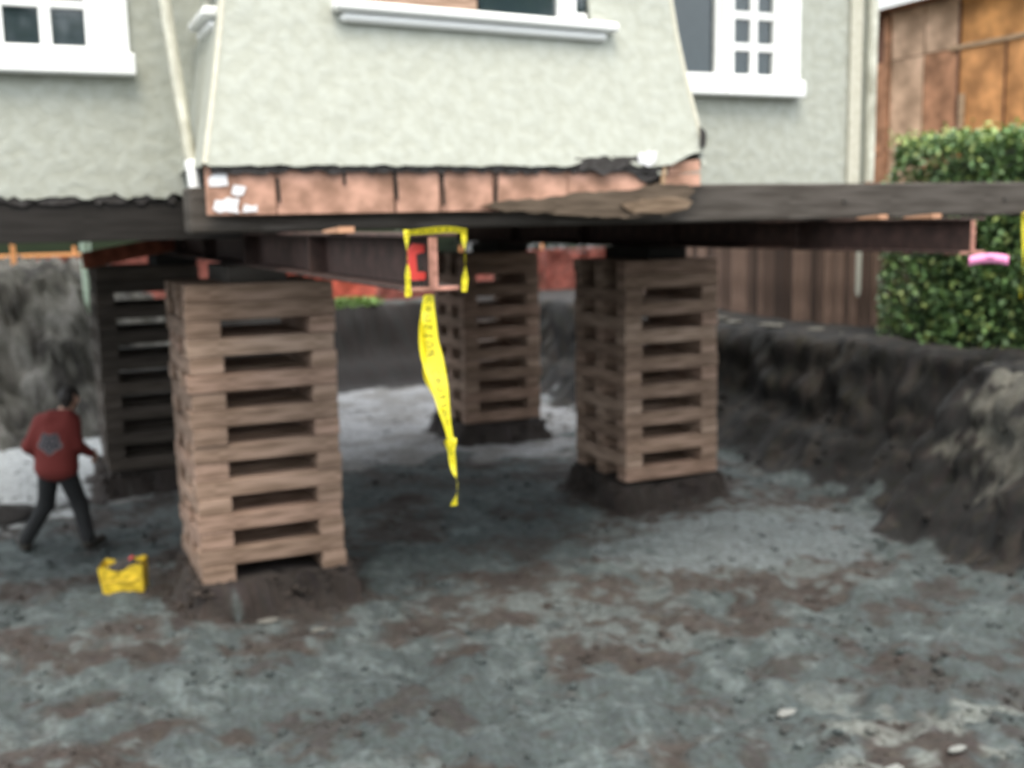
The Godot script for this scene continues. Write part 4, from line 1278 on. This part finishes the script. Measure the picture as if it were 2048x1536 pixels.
func build_tapes() -> void:
	var rt := Vector3(0.912, 0, 0.41)
	# wrapped end and long tail of the taped beam
	var t := thing("caution_tape", "yellow caution tape tied round the steel beam end, its long tail hanging down", "caution tape", p3(1.77, 2.88, 4.80))
	var up := [Vector3(-0.140, -0.02, 0.0), Vector3(-0.143, 0.10, 0.01), Vector3(-0.138, 0.285, 0.0)]
	hanging("side_strand", up, [0.035, 0.022, 0.030, 0.018, 0.03], func(f): return -0.42 + 0.9 * sin(f * 8.0), t, 24)
	var up2 := [Vector3(0.145, -0.01, -0.02), Vector3(0.150, 0.12, -0.01), Vector3(0.142, 0.285, 0.0)]
	hanging("side_strand", up2, [0.024, 0.030, 0.016, 0.030, 0.022], func(f): return -0.42 + 1.0 * sin(f * 7.0 + 1.0), t, 24)
	var over := smooth_path([Vector3(-0.145, 0.272, 0.03), Vector3(-0.05, 0.279, 0.034), Vector3(0.06, 0.283, 0.03), Vector3(0.15, 0.272, 0.02)], 20)
	var od := []
	var ow := []
	for i in over.size():
		od.append(Vector3(0.0, 0.85, 0.5).normalized())
		ow.append(0.022 + 0.014 * sin(PI * i / 20.0))
	obj("top_strand", ribbon(over, ow, od, 0.34), M.tape, t)
	var base := Vector3(-0.02, -0.02, -0.06)
	hanging("tail", [base, base + rt * -0.005 + Vector3(0, -0.22, 0.0), base + rt * 0.035 + Vector3(0, -0.45, 0.02), base + rt * 0.085 + Vector3(0, -0.72, 0.01)], [0.062, 0.088, 0.108, 0.110, 0.100, 0.080], func(f): return -0.42 + 0.45 * sin(f * 5.0), t, 50)
	hanging("tail", [base + Vector3(0.01, 0, -0.02), base + rt * -0.03 + Vector3(0, -0.18, 0.03), base + rt * 0.0 + Vector3(0, -0.40, -0.02), base + rt * 0.05 + Vector3(0, -0.55, 0.03)], [0.04, 0.07, 0.08, 0.05, 0.03], func(f): return -0.7 + 0.7 * sin(f * 9.0 + 1.0), t, 40)
	hanging("tail", [base + rt * 0.078 + Vector3(0, -0.69, 0.012), base + rt * 0.092 + Vector3(0, -0.82, 0.0), base + rt * 0.105 + Vector3(0, -0.92, 0.015), base + rt * 0.09 + Vector3(0, -1.02, 0.0)], [0.075, 0.034, 0.030, 0.034, 0.028, 0.034], func(f): return -0.42 + 0.9 * sin(f * 7.0), t, 50)
	# strand by the right edge
	var e := thing("hanging_tape", "narrow strip of yellow tape hanging from the grey beam at the right edge", "caution tape", p3(8.70, 3.15, 7.565))
	hanging("strip", [Vector3(0.0, 0.02, 0.0), Vector3(0.01, -0.25, 0.02), Vector3(0.015, -0.5, 0.02), Vector3(0.02, -0.78, 0.0)], [0.05, 0.055, 0.05, 0.06], func(f): return -0.42 + 0.3 * sin(f * 6.0), e, 30)
	obj("knot", tube([Vector3(-0.02, 0.0, 0.02), Vector3(0.02, 0.02, 0.025)], [0.012, 0.014], 8), M.yellow, e)
	# pink ribbon
	var p := thing("pink_ribbon", "short bright pink ribbon draped on the end of the beam by the hedge", "ribbon", p3(6.62, 2.88, 6.10))
	var st := st_new()
	st.set_smooth_group(0)
	var arc := []
	for i in 13:
		var f := i / 12.0
		arc.append(rt * lerpf(-0.125, 0.165, f) + Vector3(0, 0.0 - 0.018 * pow(absf(f - 0.5) * 2.0, 2.0), 0.03))
	for i in 12:
		for s in 2:
			var w := 0.046
			var off := Vector3(-0.41, 0, 0.912) * (0.006 if s == 0 else -0.006)
			quad(st, arc[i] + off, arc[i + 1] + off, arc[i + 1] + off - Vector3(0, w * 1.5, 0), arc[i] + off - Vector3(0, w * 1.5, 0), off)
	for i in 12:
		var off := Vector3(-0.41, 0, 0.912) * 0.006
		quad(st, arc[i] + off, arc[i + 1] + off, arc[i + 1] - off, arc[i] - off, Vector3.UP)
		var dn := Vector3(0, -0.069, 0)
		quad(st, arc[i] + off + dn, arc[i + 1] + off + dn, arc[i + 1] - off + dn, arc[i] - off + dn, Vector3.DOWN)
	obj("loop", done(st), M.pink, p)
	obj("knot", tube([arc[5] + Vector3(0, -0.02, 0.012), arc[7] + Vector3(0, -0.02, 0.014)], [0.014, 0.014], 8), M.pink, p)

func lump(sd: int, flat: float) -> ArrayMesh:
	var st := st_new()
	st.set_smooth_group(0)
	var n := FastNoiseLite.new()
	n.seed = sd
	n.frequency = 0.9
	var at := func(i: int, j: int) -> Vector3:
		var u := TAU * (i % 8) / 8.0
		var w := PI * j / 5.0
		var p := Vector3(sin(w) * cos(u), cos(w), sin(w) * sin(u))
		var k := 1.0 + 0.7 * n.get_noise_3dv(p * 1.3)
		return Vector3(p.x, p.y * flat, p.z) * k
	for i in 8:
		for j in 5:
			var a: Vector3 = at.call(i, j)
			var b: Vector3 = at.call(i + 1, j)
			var c: Vector3 = at.call(i + 1, j + 1)
			var d: Vector3 = at.call(i, j + 1)
			if j > 0: tri(st, a, b, c, (a + b + c) / 3.0)
			if j < 4: tri(st, a, c, d, (a + c + d) / 3.0)
	return done(st)

func build_debris() -> void:
	var r := RandomNumberGenerator.new()
	r.seed = 404
	# clods and crumbs of soil, past counting
	for kind in 3:
		var mm := MultiMesh.new()
		mm.transform_format = MultiMesh.TRANSFORM_3D
		mm.use_colors = true
		mm.mesh = lump(30 + kind, 0.7)
		var xf := []
		var cs := []
		var n := 3600
		while xf.size() < n:
			var x := r.randf_range(-1.8, 9.4)
			var v := 4.3 + 14.0 * pow(r.randf(), 1.7)
			if n_b.get_noise_2d(x * 0.8 + 4.0, v * 0.8) + r.randf_range(-0.35, 0.35) < 0.0: continue
			if crib_gap(x, v).x < 0.05: continue
			var s := 0.007 + 0.034 * pow(r.randf(), 6.0)
			if x > 7.4: s *= 1.4
			var h := ground_h(x, v)
			xf.append(Transform3D(Basis.from_euler(Vector3(r.randf() * 0.6, r.randf() * TAU, r.randf() * 0.6)).scaled(Vector3.ONE * s), Vector3(x, h + s * 0.05, -v)))
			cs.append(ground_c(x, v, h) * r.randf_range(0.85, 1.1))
		for q in 420:
			var ci: Array = CRIBS[q % 4]
			var side := r.randi() % 4
			var along := r.randf_range(-0.72, 0.72)
			var out := 0.62 + absf(r.randfn()) * 0.07
			var o2 := [Vector2(along, -out), Vector2(-out, along), Vector2(out, along), Vector2(along, out)][side] as Vector2
			var x: float = ci[0] + 0.6 + o2.x
			var v: float = ci[1] + 0.6 + o2.y
			var s := 0.012 + 0.03 * pow(r.randf(), 2.5)
			xf.append(Transform3D(Basis.from_euler(Vector3(r.randf(), r.randf() * TAU, r.randf())).scaled(Vector3(s, s * 0.8, s)), Vector3(x, ground_h(x, v) + s * 0.15, -v)))
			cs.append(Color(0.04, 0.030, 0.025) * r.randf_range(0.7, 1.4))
		mm.instance_count = xf.size()
		for i in xf.size():
			mm.set_instance_transform(i, xf[i])
			mm.set_instance_color(i, Color(cs[i].r, cs[i].g, cs[i].b))
		var o := MultiMeshInstance3D.new()
		o.name = numbered("soil_clods")
		o.multimesh = mm
		o.material_override = M.clod
		add_child(o)
		o.set_meta("kind", "stuff")
		meta(o, ["crumbled soil clods scattered over the pit floor", "small earth lumps strewn across the pit floor", "loose grit and soil crumbs over the pit floor"][kind], "soil clods")
	# stones that can be told apart
	var stones := [
		[4.42, 5.53, 0.055, "whitish flat stone lying among the near mud ridges"], [4.48, 4.62, 0.050, "white pebble in the near ridge at the bottom right"],
		[4.85, 4.50, 0.040, "small white stone right of the white pebble, bottom right"], [4.42, 6.65, 0.045, "dark round stone on the grey mud right of center"],
		[1.62, 8.55, 0.05, "pale stone lying in the soil at the foot of the nearest crib"], [1.95, 8.22, 0.04, "pale chip of stone in front of the nearest crib"],
		[7.4, 8.55, 0.06, "dark stone on the smooth grey floor below the bank"]]
	for s in stones:
		var y := ground_h(s[0], s[1])
		var m := obj("stone", lump(int(s[0] * 100), 0.55), M.dark_steel if "dark" in s[3] else (M.rubble if "crib" in s[3] else M.stone), null, Vector3(s[0], y + s[2] * 0.2, -s[1]), Basis.from_euler(Vector3(0, r.randf() * TAU, 0)).scaled(Vector3(s[2] * 1.9, s[2] * 0.7, s[2] * 0.8)))
		meta(m, s[3], "stone", "stones on the pit floor")
	# broken concrete along the top of the bank below the fence
	for i in 9:
		var v := lerpf(11.0, 15.2, i / 8.0)
		var x := 9.75 + r.randf_range(-0.1, 0.25)
		var y := ground_h(x, v)
		var s := r.randf_range(0.06, 0.12)
		var m := obj("rubble_piece", lump(60 + i, 0.5), M.rubble, null, Vector3(x, y + s * 0.2, -v), Basis.from_euler(Vector3(0, r.randf() * TAU, 0)).scaled(Vector3(s * 1.8, s * 0.6, s)))
		meta(m, ["nearest","second","third","fourth","middle","sixth","seventh","eighth","farthest"][i] + " grey rubble lump on the bank below the board fence", "rubble", "rubble along the bank edge")
	# trees across the street, behind the viewer: the window panes mirror them
	for i in 5:
		street_tree(i, p3([-14.0, -7.5, -1.0, 6.0, 12.5][i], 1.5, [-15.0, -17.0, -15.5, -16.5, -15.0][i]), [9.0, 10.5, 9.5, 10.0, 8.5][i])
	# dark tarp heap by the worker
	var tp := obj("soil_lump", lump(99, 0.7), M.felt, null, p3(-0.45, ground_h(-0.45, 13.2) + 0.1, 13.2), Basis().scaled(Vector3(0.42, 0.22, 0.3)))
	meta(tp, "dark lump of earth lying left of the worker's legs", "soil lump")

func street_tree(i: int, at: Vector3, tall: float) -> void:
	var names := ["leafy street tree behind the viewer, first of five", "tallest leafy street tree behind the viewer, second of five", "leafy street tree behind the viewer, third of five", "leafy street tree behind the viewer, fourth of five", "leafy street tree behind the viewer, last of five"]
	var t := thing("street_tree", names[i], "tree", at, "trees across the street")
	var r := RandomNumberGenerator.new()
	r.seed = 700 + i
	obj("trunk", tube([Vector3(0, -0.4, 0), Vector3(0.1, tall * 0.3, 0.05), Vector3(-0.05, tall * 0.8, 0.1)], [0.26, 0.18, 0.04], 8), M.dark_wood, t)
	var places := []
	for k in 26:
		var u := r.randf() * TAU
		var y := tall * r.randf_range(0.28, 0.98)
		var rad := tall * 0.36 * sqrt(maxf(0.08, 1.0 - pow((y / tall - 0.58) / 0.46, 2.0)))
		var c := Vector3(cos(u) * rad * r.randf_range(0.3, 1.0), y, sin(u) * rad * r.randf_range(0.3, 1.0))
		if k % 3 == 0: obj("limb", tube([Vector3(0.05, y * 0.7, 0.05), c * Vector3(0.5, 0.9, 0.5), c], [0.07, 0.045, 0.015], 6), M.dark_wood, t)
		for m in 150:
			places.append(c + Vector3(r.randfn(), r.randfn() * 0.7, r.randfn()) * tall * 0.075)
	obj("crown", leaf_mesh(places, Vector2(0.22, 0.42), [Color(0.08, 0.13, 0.05), Color(0.10, 0.16, 0.06), Color(0.06, 0.10, 0.04)], 900 + i), M.leaf, t)
